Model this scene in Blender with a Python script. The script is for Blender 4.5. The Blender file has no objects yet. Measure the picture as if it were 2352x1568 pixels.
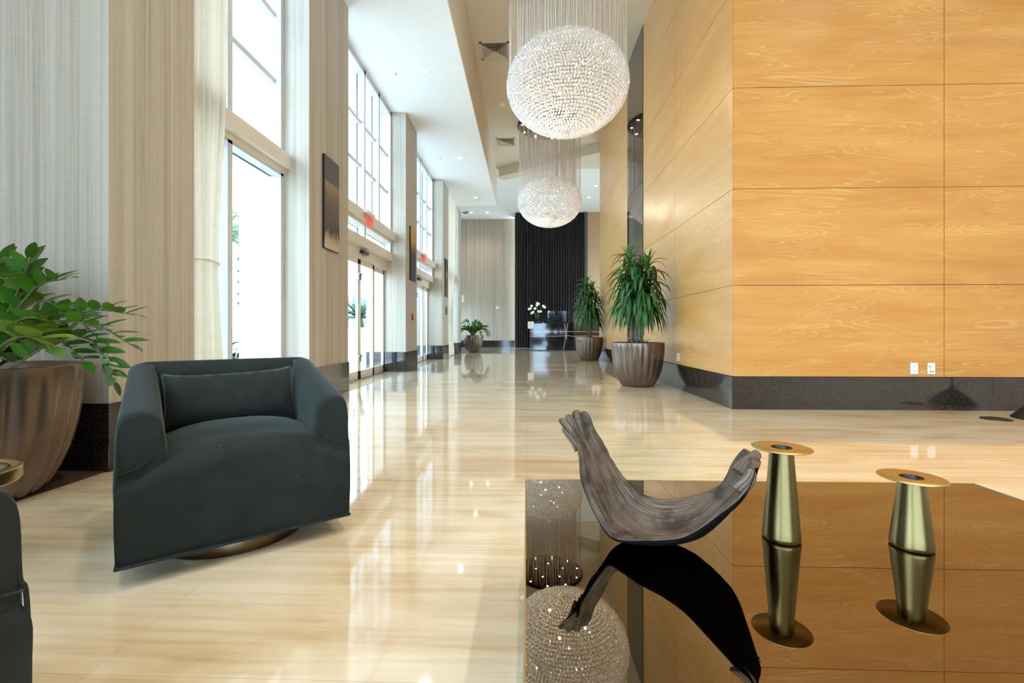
import bpy, bmesh, math, random
from mathutils import Vector, Matrix, noise
PI = math.pi
sc = bpy.context.scene
COL = sc.collection
R = random.Random(7)

# ------------------------------------------------------------------ camera
F = 1045.0                      # focal length in pixels of a 2352 px wide frame
YAW = math.atan(34.0 / F)
CA, SA = math.cos(YAW), math.sin(YAW)
CAMZ = 0.95
cam_d = bpy.data.cameras.new('camera')
cam_d.sensor_width = 36.0
cam_d.lens = F / 2352.0 * 36.0
cam_d.shift_y = -24.0 / 2352.0
cam_d.clip_start = 0.05
cam_d.clip_end = 200
cam = bpy.data.objects.new('camera', cam_d)
COL.objects.link(cam)
cam.location = (0, 0, CAMZ)
cam.rotation_euler = (PI / 2, 0, YAW)
sc.camera = cam

def W(px, py, d):
    """measured photo point at forward distance d -> world metres"""
    u = (px - 1176.0) / F
    v = (760.0 - py) / F
    return Vector((CA * u * d - SA * d, SA * u * d + CA * d, CAMZ + v * d))

# ------------------------------------------------------------------ materials
class NT:
    def __init__(s, name):
        s.m = bpy.data.materials.new(name)
        s.m.use_nodes = True
        s.t = s.m.node_tree
        s.n = s.t.nodes
        s.b = s.n['Principled BSDF']
    def node(s, typ, **kw):
        nd = s.n.new(typ)
        for k, v in kw.items():
            setattr(nd, k, v)
        return nd
    def link(s, a, b):
        s.t.links.new(a, b)
    def setv(s, nd, key, val):
        if hasattr(val, 'is_output') or isinstance(val, bpy.types.NodeSocket):
            s.link(val, nd.inputs[key])
        else:
            nd.inputs[key].default_value = val
    def coord(s, kind='pos', scale=(1, 1, 1), rot=(0, 0, 0)):
        if kind == 'pos':
            out = s.node('ShaderNodeNewGeometry').outputs['Position']
        else:
            out = s.node('ShaderNodeTexCoord').outputs['Object']
        mp = s.node('ShaderNodeMapping')
        s.link(out, mp.inputs['Vector'])
        mp.inputs['Scale'].default_value = scale
        mp.inputs['Rotation'].default_value = rot
        return mp.outputs['Vector']
    def noise(s, vec, scale=1.0, detail=4.0, rough=0.55, dist=0.0):
        nd = s.node('ShaderNodeTexNoise')
        s.link(vec, nd.inputs['Vector'])
        s.setv(nd, 'Scale', scale); s.setv(nd, 'Detail', min(detail, 4))
        s.setv(nd, 'Roughness', rough); s.setv(nd, 'Distortion', dist)
        return nd.outputs['Fac']
    def ramp(s, fac, stops):
        nd = s.node('ShaderNodeValToRGB')
        s.link(fac, nd.inputs['Fac'])
        el = nd.color_ramp.elements
        while len(el) > len(stops):
            el.remove(el[-1])
        while len(el) < len(stops):
            el.new(0.5)
        for e, (p, c) in zip(el, stops):
            e.position = p
            e.color = (c[0], c[1], c[2], 1) if not isinstance(c, float) else (c, c, c, 1)
        return nd.outputs['Color']
    def mix(s, fac, a, b, mode='MIX'):
        nd = s.node('ShaderNodeMix', data_type='RGBA', blend_type=mode)
        for idx, v in ((0, fac), (6, a), (7, b)):
            if isinstance(v, bpy.types.NodeSocket):
                s.link(v, nd.inputs[idx])
            elif idx == 0:
                nd.inputs[idx].default_value = v
            else:
                nd.inputs[idx].default_value = (v[0], v[1], v[2], 1)
        return nd.outputs[2]
    def math(s, op, a, b=0.0, c=0.0):
        nd = s.node('ShaderNodeMath', operation=op)
        for i, v in enumerate((a, b, c)):
            if isinstance(v, bpy.types.NodeSocket):
                s.link(v, nd.inputs[i])
            else:
                nd.inputs[i].default_value = v
        return nd.outputs[0]
    def bump(s, h, strength=0.2, dist=0.01):
        nd = s.node('ShaderNodeBump')
        s.link(h, nd.inputs['Height'])
        nd.inputs['Strength'].default_value = strength
        nd.inputs['Distance'].default_value = dist
        s.link(nd.outputs['Normal'], s.b.inputs['Normal'])
    def p(s, **kw):
        names = dict(color='Base Color', rough='Roughness', metal='Metallic', spec='Specular IOR Level',
                     trans='Transmission Weight', ior='IOR', coat='Coat Weight', coat_rough='Coat Roughness',
                     sheen='Sheen Weight', sheen_rough='Sheen Roughness', sheen_tint='Sheen Tint', emis='Emission Color', emis_str='Emission Strength',
                     sub='Subsurface Weight', aniso='Anisotropic', alpha='Alpha')
        for k, v in kw.items():
            if isinstance(v, (tuple, list)) and len(v) == 3:
                v = (v[0], v[1], v[2], 1)
            s.setv(s.b, names[k], v)
        return s.m

def S(r, g, b):
    """sRGB 0-255 -> linear"""
    f = lambda c: (c / 255 / 12.92) if c / 255 <= 0.04045 else ((c / 255 + 0.055) / 1.055) ** 2.4
    return (f(r), f(g), f(b))

def plain(name, color, rough=0.5, metal=0.0, var=0.06, scale=6.0, **kw):
    n = NT(name)
    v = n.noise(n.coord('obj'), scale, 3)
    c2 = tuple(max(0, c * (1 - var)) for c in color)
    c1 = tuple(min(1, c * (1 + var)) for c in color)
    col = n.ramp(v, [(0.3, c2), (0.7, c1)])
    return n.p(color=col, rough=rough, metal=metal, **kw)

def mat_floor():
    n = NT('polished_travertine')
    p = n.coord('pos')
    big = n.noise(n.coord('pos', (0.55, 1.5, 1)), 1.2, 7, 0.62, 1.2)
    streak = n.noise(n.coord('pos', (0.35, 5.5, 1)), 1.5, 7, 0.62, 0.35)
    fine = n.noise(n.coord('pos', (1.2, 26, 1)), 1.0, 5, 0.6, 0.25)
    a = n.ramp(streak, [(0.30, S(180, 152, 116)), (0.42, S(206, 182, 146)), (0.55, S(220, 201, 170)), (0.70, S(228, 213, 188))])
    b = n.ramp(fine, [(0.36, S(192, 165, 130)), (0.5, S(226, 207, 176)), (0.68, S(238, 224, 200))])
    c = n.mix(0.45, a, b)
    cloud = n.ramp(big, [(0.34, S(192, 146, 90)), (0.48, S(216, 188, 144)), (0.64, S(234, 218, 188))])
    c = n.mix(0.38, c, cloud)
    # tile joints every 1.22 m x 0.61 m
    sx = n.node('ShaderNodeSeparateXYZ'); n.link(p, sx.inputs[0])
    jx = n.math('LESS_THAN', n.math('PINGPONG', sx.outputs[0], 0.61), 0.0016)
    jy = n.math('LESS_THAN', n.math('PINGPONG', sx.outputs[1], 0.61), 0.0016)
    j = n.math('MAXIMUM', jx, jy)
    c = n.mix(n.math('MULTIPLY', j, 0.35), c, S(170, 140, 105))
    return n.p(color=c, rough=0.06, spec=0.62, coat=0.25, coat_rough=0.02)

def mat_wallpaper():
    n = NT('striped_grasscloth_wallpaper')
    p = n.coord('pos')
    v1 = n.noise(n.coord('pos', (9, 9, 0.10)), 1.0, 7, 0.68, 0.5)
    v2 = n.noise(n.coord('pos', (42, 42, 0.35)), 1.0, 4, 0.6)
    sl = n.noise(n.coord('pos', (70, 70, 1.1)), 1.0, 2, 0.5, 0.3)
    hz = n.noise(n.coord('pos', (6, 6, 230)), 1.0, 3, 0.6)
    c = n.ramp(v1, [(0.34, S(161, 150, 135)), (0.45, S(174, 164, 149)), (0.56, S(183, 173, 158)), (0.68, S(196, 188, 174))])
    c = n.mix(0.30, c, n.ramp(v2, [(0.35, S(150, 138, 121)), (0.65, S(206, 197, 181))]))
    c = n.mix(n.math('MULTIPLY', n.ramp(sl, [(0.71, 0.0), (0.76, 1.0)]), 0.42), c, S(112, 86, 60))
    c = n.mix(0.10, c, n.ramp(hz, [(0.35, S(128, 117, 101)), (0.65, S(206, 198, 184))]))
    n.bump(hz, 0.25, 0.002)
    return n.p(color=c, rough=0.62, spec=0.3)

def mat_wood(name, rotz=False):
    n = NT(name)
    sc_ = (0.55, 0.55, 3.2)
    warp = n.noise(n.coord('pos', (0.9, 0.9, 2.6)), 1.0, 3, 0.5, 0.6)
    big = n.noise(n.coord('pos', (0.34, 0.34, 3.4)), 1.0, 2.5, 0.45, 0.55)
    rings = n.math('FRACT', n.math('MULTIPLY', big, 30.0))
    ring_l = n.ramp(rings, [(0.0, 0.0), (0.12, 1.0), (0.30, 0.25), (0.9, 0.0)])
    mask = n.ramp(warp, [(0.42, 0.0), (0.58, 1.0)])
    fine = n.noise(n.coord('pos', (0.9, 0.9, 95)), 1.0, 4, 0.65, 0.2)
    broad = n.noise(n.coord('pos', (0.5, 0.5, 4.5)), 1.0, 5, 0.6, 0.4)
    c = n.ramp(broad, [(0.30, S(186, 118, 36)), (0.5, S(201, 136, 50)), (0.7, S(212, 154, 66))])
    c = n.mix(0.22, c, n.ramp(fine, [(0.35, S(188, 122, 44)), (0.65, S(226, 176, 98))]))
    c = n.mix(n.math('MULTIPLY', n.math('MULTIPLY', ring_l, mask), 0.45), c, S(236, 198, 132))
    n.bump(fine, 0.06, 0.001)
    return n.p(color=c, rough=0.42, spec=0.5, coat=1.0, coat_rough=0.30, sheen=0.7, sheen_rough=0.35, sheen_tint=S(255, 238, 190))

def mat_granite(name='dark_granite', base=(34, 31, 30), speck=(84, 74, 62), rough=0.08):
    n = NT(name)
    a = n.noise(n.coord('pos'), 60, 5, 0.7)
    b = n.noise(n.coord('pos'), 7, 4, 0.6)
    c = n.ramp(a, [(0.48, S(*base)), (0.58, S(*[int(x * 1.35) for x in base])), (0.72, S(*speck))])
    c = n.mix(n.math('MULTIPLY', b, 0.30), c, S(60, 50, 44))
    return n.p(color=c, rough=rough, spec=0.6, coat=0.3, coat_rough=0.03)

def mat_marble_desk():
    n = NT('black_marble_with_gold_veins')
    w = n.noise(n.coord('pos', (0.6, 1, 0.6)), 1.6, 3, 0.5, 0.4)
    p = n.coord('pos')
    sx = n.node('ShaderNodeSeparateXYZ'); n.link(p, sx.inputs[0])
    zz = n.math('ADD', sx.outputs[2], n.math('MULTIPLY', w, 0.12))
    def vein(expr, at, wd):
        return n.math('LESS_THAN', n.math('ABSOLUTE', n.math('SUBTRACT', expr, at)), wd)
    v1 = vein(zz, 0.98, 0.010)
    v2 = vein(zz, 0.76, 0.012)
    tx = n.math('ADD', sx.outputs[0], n.math('MULTIPLY', sx.outputs[2], -0.17))
    v3 = vein(tx, 1.76, 0.013)
    tx2 = n.math('ADD', sx.outputs[0], n.math('MULTIPLY', sx.outputs[2], 0.16))
    v4 = n.math('MULTIPLY', vein(tx2, 2.02, 0.012), n.math('GREATER_THAN', sx.outputs[2], 0.55))
    v = n.math('MAXIMUM', n.math('MAXIMUM', v1, v2), n.math('MAXIMUM', v3, v4))
    c = n.ramp(n.noise(p, 2.5, 5, 0.65, 0.8), [(0.4, S(14, 14, 17)), (0.7, S(38, 38, 44))])
    c = n.mix(v, c, S(176, 160, 134))
    return n.p(color=c, rough=0.06, spec=0.7, coat=0.3)

def mat_fabric():
    n = NT('dark_green_velvet')
    a = n.noise(n.coord('obj'), 7, 4, 0.6, 0.6)
    b = n.noise(n.coord('obj'), 240, 2, 0.5)
    lint = n.noise(n.coord('obj'), 55, 2, 0.5)
    c = n.ramp(a, [(0.3, S(31, 35, 32)), (0.7, S(40, 45, 42))])
    c = n.mix(n.math('MULTIPLY', n.ramp(lint, [(0.76, 0.0), (0.79, 1.0)]), 0.30), c, S(150, 145, 130))
    n.bump(b, 0.15, 0.001)
    return n.p(color=c, rough=0.85, spec=0.15, sheen=0.4, sheen_rough=0.4, sheen_tint=S(150, 165, 166))

def mat_pot():
    n = NT('taupe_bronze_glaze')
    a = n.noise(n.coord('obj'), 5, 3, 0.5)
    c = n.ramp(a, [(0.35, S(104, 88, 75)), (0.7, S(116, 100, 86))])
    return n.p(color=c, rough=0.27, metal=0.6, spec=0.5)

def mat_leaf(name, c1, c2, rough=0.32):
    n = NT(name)
    oi = n.node('ShaderNodeNewGeometry').outputs['Random Per Island']
    c = n.mix(oi, c1, c2)
    v = n.noise(n.coord('obj'), 30, 2)
    c = n.mix(n.math('MULTIPLY', v, 0.3), c, tuple(x * 0.5 for x in c1))
    n.p(color=c, rough=rough, spec=0.5)
    tr = n.node('ShaderNodeBsdfTranslucent')
    n.link(n.mix(0.5, c, S(150, 190, 60)), tr.inputs['Color'])
    mx = n.node('ShaderNodeMixShader'); mx.inputs[0].default_value = 0.18
    n.link(n.b.outputs[0], mx.inputs[1]); n.link(tr.outputs[0], mx.inputs[2])
    n.link(mx.outputs[0], n.n['Material Output'].inputs['Surface'])
    return n.m

def mat_sheer(name, col, transl=0.5):
    n = NT(name)
    c = n.ramp(n.noise(n.coord('obj'), 20, 3), [(0.3, tuple(x * 0.95 for x in col)), (0.7, col)])
    n.p(color=c, rough=0.9, spec=0.1)
    tr = n.node('ShaderNodeBsdfTranslucent'); n.link(c, tr.inputs['Color'])
    mx = n.node('ShaderNodeMixShader'); mx.inputs[0].default_value = transl
    n.link(n.b.outputs[0], mx.inputs[1]); n.link(tr.outputs[0], mx.inputs[2])
    n.link(mx.outputs[0], n.n['Material Output'].inputs['Surface'])
    return n.m

def mat_glass_pane():
    n = NT('window_glass')
    tp = n.node('ShaderNodeBsdfTransparent'); tp.inputs[0].default_value = (0.93, 0.975, 0.98, 1)
    gl = n.node('ShaderNodeBsdfGlossy'); gl.inputs['Roughness'].default_value = 0.01
    lw = n.node('ShaderNodeLayerWeight')
    fr = n.math('MULTIPLY_ADD', n.math('POWER', lw.outputs['Facing'], 5.0), 0.5, 0.03)
    mx = n.node('ShaderNodeMixShader')
    n.link(fr, mx.inputs[0]); n.link(tp.outputs[0], mx.inputs[1]); n.link(gl.outputs[0], mx.inputs[2])
    n.link(mx.outputs[0], n.n['Material Output'].inputs['Surface'])
    return n.m

def mat_crystal():
    n = NT('clear_cut_crystal')
    n.p(color=(1, 1, 1), rough=0.03, trans=1.0, ior=1.52)
    tr = n.node('ShaderNodeBsdfTranslucent'); tr.inputs[0].default_value = (1.0, 0.985, 0.965, 1)
    df = n.node('ShaderNodeBsdfDiffuse'); df.inputs[0].default_value = (1.0, 0.985, 0.97, 1)
    m1 = n.node('ShaderNodeMixShader'); m1.inputs[0].default_value = 0.5
    n.link(tr.outputs[0], m1.inputs[1]); n.link(df.outputs[0], m1.inputs[2])
    gl = n.node('ShaderNodeBsdfGlossy'); gl.inputs['Roughness'].default_value = 0.08
    m2 = n.node('ShaderNodeMixShader'); m2.inputs[0].default_value = 0.35
    n.link(m1.outputs[0], m2.inputs[1]); n.link(gl.outputs[0], m2.inputs[2])
    tp = n.node('ShaderNodeBsdfTransparent')
    m3 = n.node('ShaderNodeMixShader'); m3.inputs[0].default_value = 0.18
    n.link(m2.outputs[0], m3.inputs[1]); n.link(tp.outputs[0], m3.inputs[2])
    n.link(m3.outputs[0], n.n['Material Output'].inputs['Surface'])
    return n.m

def mat_emit(name, col, strength):
    n = NT(name)
    n.p(color=col, rough=0.4, emis=col, emis_str=strength)
    n.m.cycles.emission_sampling = 'NONE'
    return n.m

def mat_bark():
    n = NT('weathered_driftwood')
    uv = n.node('ShaderNodeAttribute', attribute_name='grain')
    mp = n.node('ShaderNodeMapping'); n.link(uv.outputs['Vector'], mp.inputs['Vector'])
    mp.inputs['Scale'].default_value = (3.0, 36, 1)
    g = n.noise(mp.outputs[0], 1.6, 6, 0.7, 0.25)
    big = n.noise(n.coord('obj'), 14, 3, 0.6)
    c = n.ramp(g, [(0.33, S(30, 23, 18)), (0.42, S(84, 69, 57)), (0.54, S(110, 95, 81)), (0.72, S(132, 119, 107))])
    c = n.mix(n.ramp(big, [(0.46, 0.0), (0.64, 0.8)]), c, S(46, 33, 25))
    n.bump(g, 0.8, 0.004)
    return n.p(color=c, rough=0.75, spec=0.25)

def mat_brass(name, col, rough=0.28):
    n = NT(name)
    a = n.noise(n.coord('obj', (160, 160, 2)), 1.0, 3, 0.6)
    b = n.noise(n.coord('obj'), 9, 3, 0.6)
    c = n.mix(n.math('MULTIPLY', b, 0.5), col, tuple(x * 0.7 for x in col))
    r = n.ramp(a, [(0.3, rough - 0.02), (0.7, rough + 0.03)])
    return n.p(color=c, rough=r, metal=1.0)

def mat_art(name, kind):
    """painted panels: horizontal bands and dripping strokes (object z runs 0..1.3)"""
    n = NT(name)
    tc = n.node('ShaderNodeTexCoord').outputs['Object']
    sx = n.node('ShaderNodeSeparateXYZ'); n.link(tc, sx.inputs[0])
    z = sx.outputs[2]
    st = n.noise(n.coord('obj', (0.1, 42, 1.0)), 1.0, 5, 0.7)
    zz = n.math('ADD', z, n.math('MULTIPLY', n.math('SUBTRACT', st, 0.5), 0.9))
    if kind == 'drip':
        c = n.ramp(zz, [(0.0, S(206, 188, 158)), (0.17, S(178, 156, 124)), (0.24, S(60, 44, 34)), (0.55, S(70, 54, 42)), (0.80, S(104, 82, 56)), (0.93, S(150, 120, 76))])
        top = n.math('GREATER_THAN', z, 0.945)
        c = n.mix(top, c, S(74, 70, 72))
    elif kind == 'gold':
        z2 = n.math('ADD', z, n.math('MULTIPLY', n.math('SUBTRACT', st, 0.5), 0.5))
        c = n.ramp(z2, [(0.30, S(40, 34, 36)), (0.62, S(66, 46, 34)), (0.80, S(128, 88, 36)), (0.92, S(188, 142, 48)), (0.99, S(202, 160, 62))])
    else:
        z2 = n.math('ADD', z, n.math('MULTIPLY', n.math('SUBTRACT', st, 0.5), 0.25))
        c = n.ramp(z2, [(0.0, S(120, 96, 66)), (0.5, S(86, 66, 48)), (0.85, S(150, 120, 78)), (0.90, S(60, 50, 46)), (1.0, S(64, 56, 54))])
    return n.p(color=c, rough=0.4, spec=0.4)

M = {}
M['floor'] = mat_floor()
M['paper'] = mat_wallpaper()
M['wood'] = mat_wood('bleached_oak_veneer')
M['granite'] = mat_granite()
M['strip'] = mat_granite('polished_black_granite', (30, 30, 33), (60, 60, 64), 0.035)
M['desk'] = mat_marble_desk()
M['fabric'] = mat_fabric()
M['pot'] = mat_pot()
M['white'] = plain('matte_white_paint', S(240, 241, 240), 0.7, var=0.01)
M['cream_paint'] = plain('warm_cream_paint', S(218, 207, 188), 0.7, var=0.015, scale=0.4)
M['frame'] = plain('white_satin_metal', S(206, 210, 214), 0.35, var=0.01)
M['beam'] = plain('cream_satin_metal', S(222, 214, 200), 0.4, var=0.01)
M['carpet'] = plain('dark_brown_carpet', S(62, 42, 34), 0.95, var=0.35, scale=90)
M['pane'] = mat_glass_pane()
M['seal'] = plain('blue_grey_gasket', S(70, 96, 112), 0.4)
M['crystal'] = mat_crystal()
M['strand'] = plain('pale_beaded_cord', S(226, 214, 200), 0.35, spec=0.6)
M['canopy'] = plain('dark_bronze_mirror', S(62, 44, 38), 0.06, metal=0.9)
M['lamp'] = mat_emit('glowing_lamp', (1.0, 0.86, 0.68), 30)
M['bulb'] = mat_emit('glowing_bulb', (1.0, 0.90, 0.76), 60)
M['dark'] = plain('black_satin_plastic', S(28, 27, 29), 0.35)
M['darkmetal'] = plain('dark_bronze_frame', S(48, 38, 32), 0.4, metal=0.5)
M['grey'] = plain('grey_metal', S(150, 150, 150), 0.35, metal=0.7)
M['plate'] = plain('white_plastic', S(236, 233, 226), 0.4, var=0.01)
M['slot'] = plain('outlet_slots', S(60, 54, 48), 0.5)
M['tanplate'] = plain('tan_plastic', S(176, 156, 128), 0.5)
M['red'] = plain('red_plastic', S(176, 40, 34), 0.4)
M['exit'] = mat_emit('red_exit_letters', (0.9, 0.04, 0.03), 0.5)
M['acrylic'] = plain('pink_tinted_acrylic', S(250, 200, 190), 0.15, alpha=0.35)
M['table'] = None
def mat_table():
    n = NT('bronze_mirror_glass')
    c = n.ramp(n.noise(n.coord('obj'), 1.0, 2), [(0.3, (0.28, 0.225, 0.16)), (0.7, (0.285, 0.23, 0.165))])
    return n.p(color=c, rough=0.004, metal=1.0)
M['table'] = mat_table()
M['glassedge'] = plain('green_glass_edge', S(120, 150, 128), 0.1)
M['brass'] = mat_brass('brushed_brass', (0.23, 0.175, 0.075), 0.30)
M['gold'] = mat_brass('satin_gold', (0.60, 0.42, 0.16), 0.34)
M['bronze'] = mat_brass('aged_bronze', (0.17, 0.11, 0.06), 0.35)
M['hole'] = plain('dark_socket', S(24, 16, 12), 0.4)
M['bark'] = mat_bark()
M['barkback'] = plain('unlit_bark_back', S(20, 16, 14), 0.95, var=0.4, scale=40, spec=0.05)  # near-black: shade of the unlit underside put into the colour
M['soil'] = plain('dark_soil', S(30, 23, 18), 0.95, var=0.4, scale=60)
M['zz'] = mat_leaf('glossy_green_leaf', S(22, 66, 28), S(62, 128, 34), 0.25)
M['zzy'] = mat_leaf('yellow_edged_leaf', S(44, 92, 28), S(128, 150, 42), 0.3)
M['zzstem'] = plain('green_brown_stem', S(92, 96, 52), 0.5)
M['drac'] = mat_leaf('long_green_leaf', S(16, 62, 30), S(62, 128, 62), 0.28)
M['cane'] = plain('brown_green_cane', S(96, 82, 56), 0.6, var=0.2, scale=30)
M['sheer'] = mat_sheer('cream_sheer_fabric', S(246, 240, 228), 0.42)
M['blackcurtain'] = plain('black_velvet_drape', S(24, 18, 17), 0.8, sheen=0.1)
M['petal'] = plain('white_petal', S(250, 246, 238), 0.5)
M['screen'] = plain('dark_glossy_screen', S(90, 96, 104), 0.03, metal=0.85)
M['skin'] = plain('skin', S(205, 150, 128), 0.5)
M['hair'] = plain('brown_hair', S(70, 44, 32), 0.6)
M['shirt'] = plain('dark_jacket', S(34, 34, 40), 0.8)
M['tan'] = plain('tan_leatherette_panel', S(190, 158, 124), 0.5, var=0.03)
M['mauve'] = plain('grey_mauve_trim', S(92, 82, 90), 0.3)
M['pave'] = plain('pale_outdoor_paving', S(214, 212, 206), 0.8)
M['outwall'] = plain('white_outdoor_render', S(238, 240, 240), 0.8)
M['teal'] = plain('pale_teal_glass_panel', S(92, 122, 122), 0.5)
M['palm'] = mat_leaf('palm_frond', S(16, 60, 34), S(50, 100, 46), 0.5)
M['trunk'] = plain('palm_trunk', S(150, 130, 106), 0.9, var=0.2, scale=20)
M['slat'] = plain('blue_grey_louvre', S(40, 48, 70), 0.6, spec=0.1)
M['carpaint'] = plain('white_car_paint', S(238, 240, 244), 0.2, coat=0.6)
M['tyre'] = plain('black_rubber', S(22, 24, 28), 0.7)
M['rim'] = plain('silver_wheel', S(200, 204, 210), 0.3, metal=0.6)
M['carglass'] = plain('tinted_car_glass', S(40, 52, 60), 0.05)

# ------------------------------------------------------------------ mesh builder
class MB:
    def __init__(s):
        s.v = []; s.f = []; s.mi = []; s.sm = []
        s.grain = None
    def add(s, vs, fs, mi=0, smooth=False):
        o = len(s.v)
        s.v.extend([tuple(x) for x in vs])
        for f in fs:
            s.f.append(tuple(i + o for i in f)); s.mi.append(mi); s.sm.append(smooth)
        return o
    def box(s, x0, x1, y0, y1, z0, z1, mi=0):
        vs = [(x0, y0, z0), (x1, y0, z0), (x1, y1, z0), (x0, y1, z0), (x0, y0, z1), (x1, y0, z1), (x1, y1, z1), (x0, y1, z1)]
        s.add(vs, [(0, 3, 2, 1), (4, 5, 6, 7), (0, 1, 5, 4), (1, 2, 6, 5), (2, 3, 7, 6), (3, 0, 4, 7)], mi)
    def rings(s, rings, mi=0, smooth=True, closed=True, cap0=False, cap1=False):
        n = len(rings[0]); o = len(s.v)
        for r in rings:
            s.v.extend([tuple(p) for p in r])
        for i in range(len(rings) - 1):
            for j in range(n if closed else n - 1):
                a = o + i * n + j; b = o + i * n + (j + 1) % n
                s.f.append((a, b, b + n, a + n)); s.mi.append(mi); s.sm.append(smooth)
        if cap0:
            s.f.append(tuple(o + j for j in reversed(range(n)))); s.mi.append(mi); s.sm.append(False)
        if cap1:
            k = o + (len(rings) - 1) * n
            s.f.append(tuple(k + j for j in range(n))); s.mi.append(mi); s.sm.append(False)
    def lathe(s, prof, c=(0, 0, 0), n=48, mi=0, cap0=False, cap1=False, mod=None, smooth=True):
        rs = []
        for r, z in prof:
            ring = []
            for j in range(n):
                t = 2 * PI * j / n
                rr = r * (mod(t, z) if mod else 1.0)
                ring.append((c[0] + rr * math.cos(t), c[1] + rr * math.sin(t), c[2] + z))
            rs.append(ring)
        s.rings(rs, mi, smooth, True, cap0, cap1)
    def tube(s, pts, r, n=8, mi=0, caps=True, smooth=True):
        pts = [Vector(p) for p in pts]
        rr = r if isinstance(r, (list, tuple)) else [r] * len(pts)
        rs = []
        prev = None
        for i, p in enumerate(pts):
            t = (pts[min(i + 1, len(pts) - 1)] - pts[max(i - 1, 0)])
            if t.length < 1e-9: t = Vector((0, 0, 1))
            t.normalize()
            if prev is None:
                a = t.orthogonal().normalized()
            else:
                a = prev - t * prev.dot(t)
                a = a.normalized() if a.length > 1e-6 else t.orthogonal().normalized()
            prev = a
            b = t.cross(a)
            rs.append([p + (a * math.cos(2 * PI * j / n) + b * math.sin(2 * PI * j / n)) * rr[i] for j in range(n)])
        s.rings(rs, mi, smooth, True, caps, caps)
    def ellipsoid(s, c, rx, ry, rz, nu=20, nv=12, mi=0):
        rs = []
        for i in range(nv + 1):
            ph = PI * i / nv
            k = max(math.sin(ph), 1e-3)
            rs.append([(c[0] + rx * k * math.cos(2 * PI * j / nu), c[1] + ry * k * math.sin(2 * PI * j / nu), c[2] - rz * math.cos(ph)) for j in range(nu)])
        s.rings(rs, mi, True, True, True, True)
    def build(s, name, mats, parent=None, loc=None, bevel=0.0, autosmooth=False, seg=2):
        me = bpy.data.meshes.new(name)
        me.from_pydata(s.v, [], s.f)
        if not isinstance(mats, (list, tuple)): mats = [mats]
        for m in mats: me.materials.append(M[m] if isinstance(m, str) else m)
        for p, mi, sm in zip(me.polygons, s.mi, s.sm):
            p.material_index = mi; p.use_smooth = sm
        if s.grain:
            at = me.attributes.new('grain', 'FLOAT_VECTOR', 'POINT')
            for i, g in enumerate(s.grain): at.data[i].vector = g
        me.update()
        o = bpy.data.objects.new(name, me)
        COL.objects.link(o)
        if parent is not None: o.parent = parent
        if loc is not None: o.location = loc
        if bevel > 0:
            md = o.modifiers.new('bevel', 'BEVEL'); md.width = bevel; md.segments = seg; md.limit_method = 'ANGLE'
            md.harden_normals = False
        return o

def box(name, mats, x0, x1, y0, y1, z0, z1, parent=None, bevel=0.0):
    m = MB(); m.box(x0, x1, y0, y1, z0, z1)
    return m.build(name, mats, parent, bevel=bevel)

def tag(o, label=None, cat=None, group=None, kind=None):
    if label: o['label'] = label
    if cat: o['category'] = cat
    if group: o['group'] = group
    if kind: o['kind'] = kind
    return o
def struct(o): o['kind'] = 'structure'; return o
def thing(name, label, cat, loc=(0, 0, 0), rz=0.0, group=None):
    o = bpy.data.objects.new(name, None); COL.objects.link(o)
    o.location = loc; o.rotation_euler = (0, 0, rz); o.empty_display_size = 0.1
    return tag(o, label, cat, group)
def kids(o): return [c for c in bpy.data.objects if c.parent == o]
def dup(root, loc, rz=None, label=None):
    r = root.copy(); COL.objects.link(r); r.location = loc
    if rz is not None: r.rotation_euler = (0, 0, rz)
    if label: r['label'] = label
    for ch in kids(root):
        c = ch.copy(); COL.objects.link(c); c.parent = r
        for g in kids(ch):
            d = g.copy(); COL.objects.link(d); d.parent = c
    return r
def bez(ps, n):
    """Catmull-Rom through points"""
    ps = [Vector(p) for p in ps]
    q = [ps[0] * 2 - ps[1]] + ps + [ps[-1] * 2 - ps[-2]]
    out = []
    segs = len(ps) - 1
    for k in range(n + 1):
        t = k / n * segs
        i = min(int(t), segs - 1); f = t - i
        a, b, c, d = q[i], q[i + 1], q[i + 2], q[i + 3]
        out.append(0.5 * ((2 * b) + (c - a) * f + (2 * a - 5 * b + 4 * c - d) * f * f + (3 * b - a - 3 * c + d) * f ** 3))
    return out

# ================================================================== SETTING
HC = 7.55      # main ceiling
HS = 6.05      # soffit underside
XC = -2.82     # corridor face of the columns
XW = -3.16     # window frame face
XG = -3.31     # glass
YB = -7.0      # rear of the room
struct(box('floor', 'floor', -4.5, 9, YB, 30, -0.2, 0.0))
struct(box('floor_carpet', 'carpet', -4.2, -2.84, YB, 2.98, 0.0, 0.008))
struct(box('floor_carpet', 'carpet', -4.3, -2.84, 19.5, 26.8, 0.0, 0.008))
struct(box('ceiling', 'cream_paint', -1.25, 9, YB, 18.6, HC, HC + 0.2))
struct(box('ceiling_far', 'white', -4.5, 9, 18.6, 30, HC, HC + 0.2))
# soffit along the windows: white underside, cream fascia
m = MB(); m.box(-3.75, -1.232, YB, 18.45, HS, HC + 0.2)
struct(m.build('ceiling_soffit', 'white'))
struct(box('trim_soffit_fascia', 'cream_paint', -1.232, -1.22, YB, 18.45, HS, HC))
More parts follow.
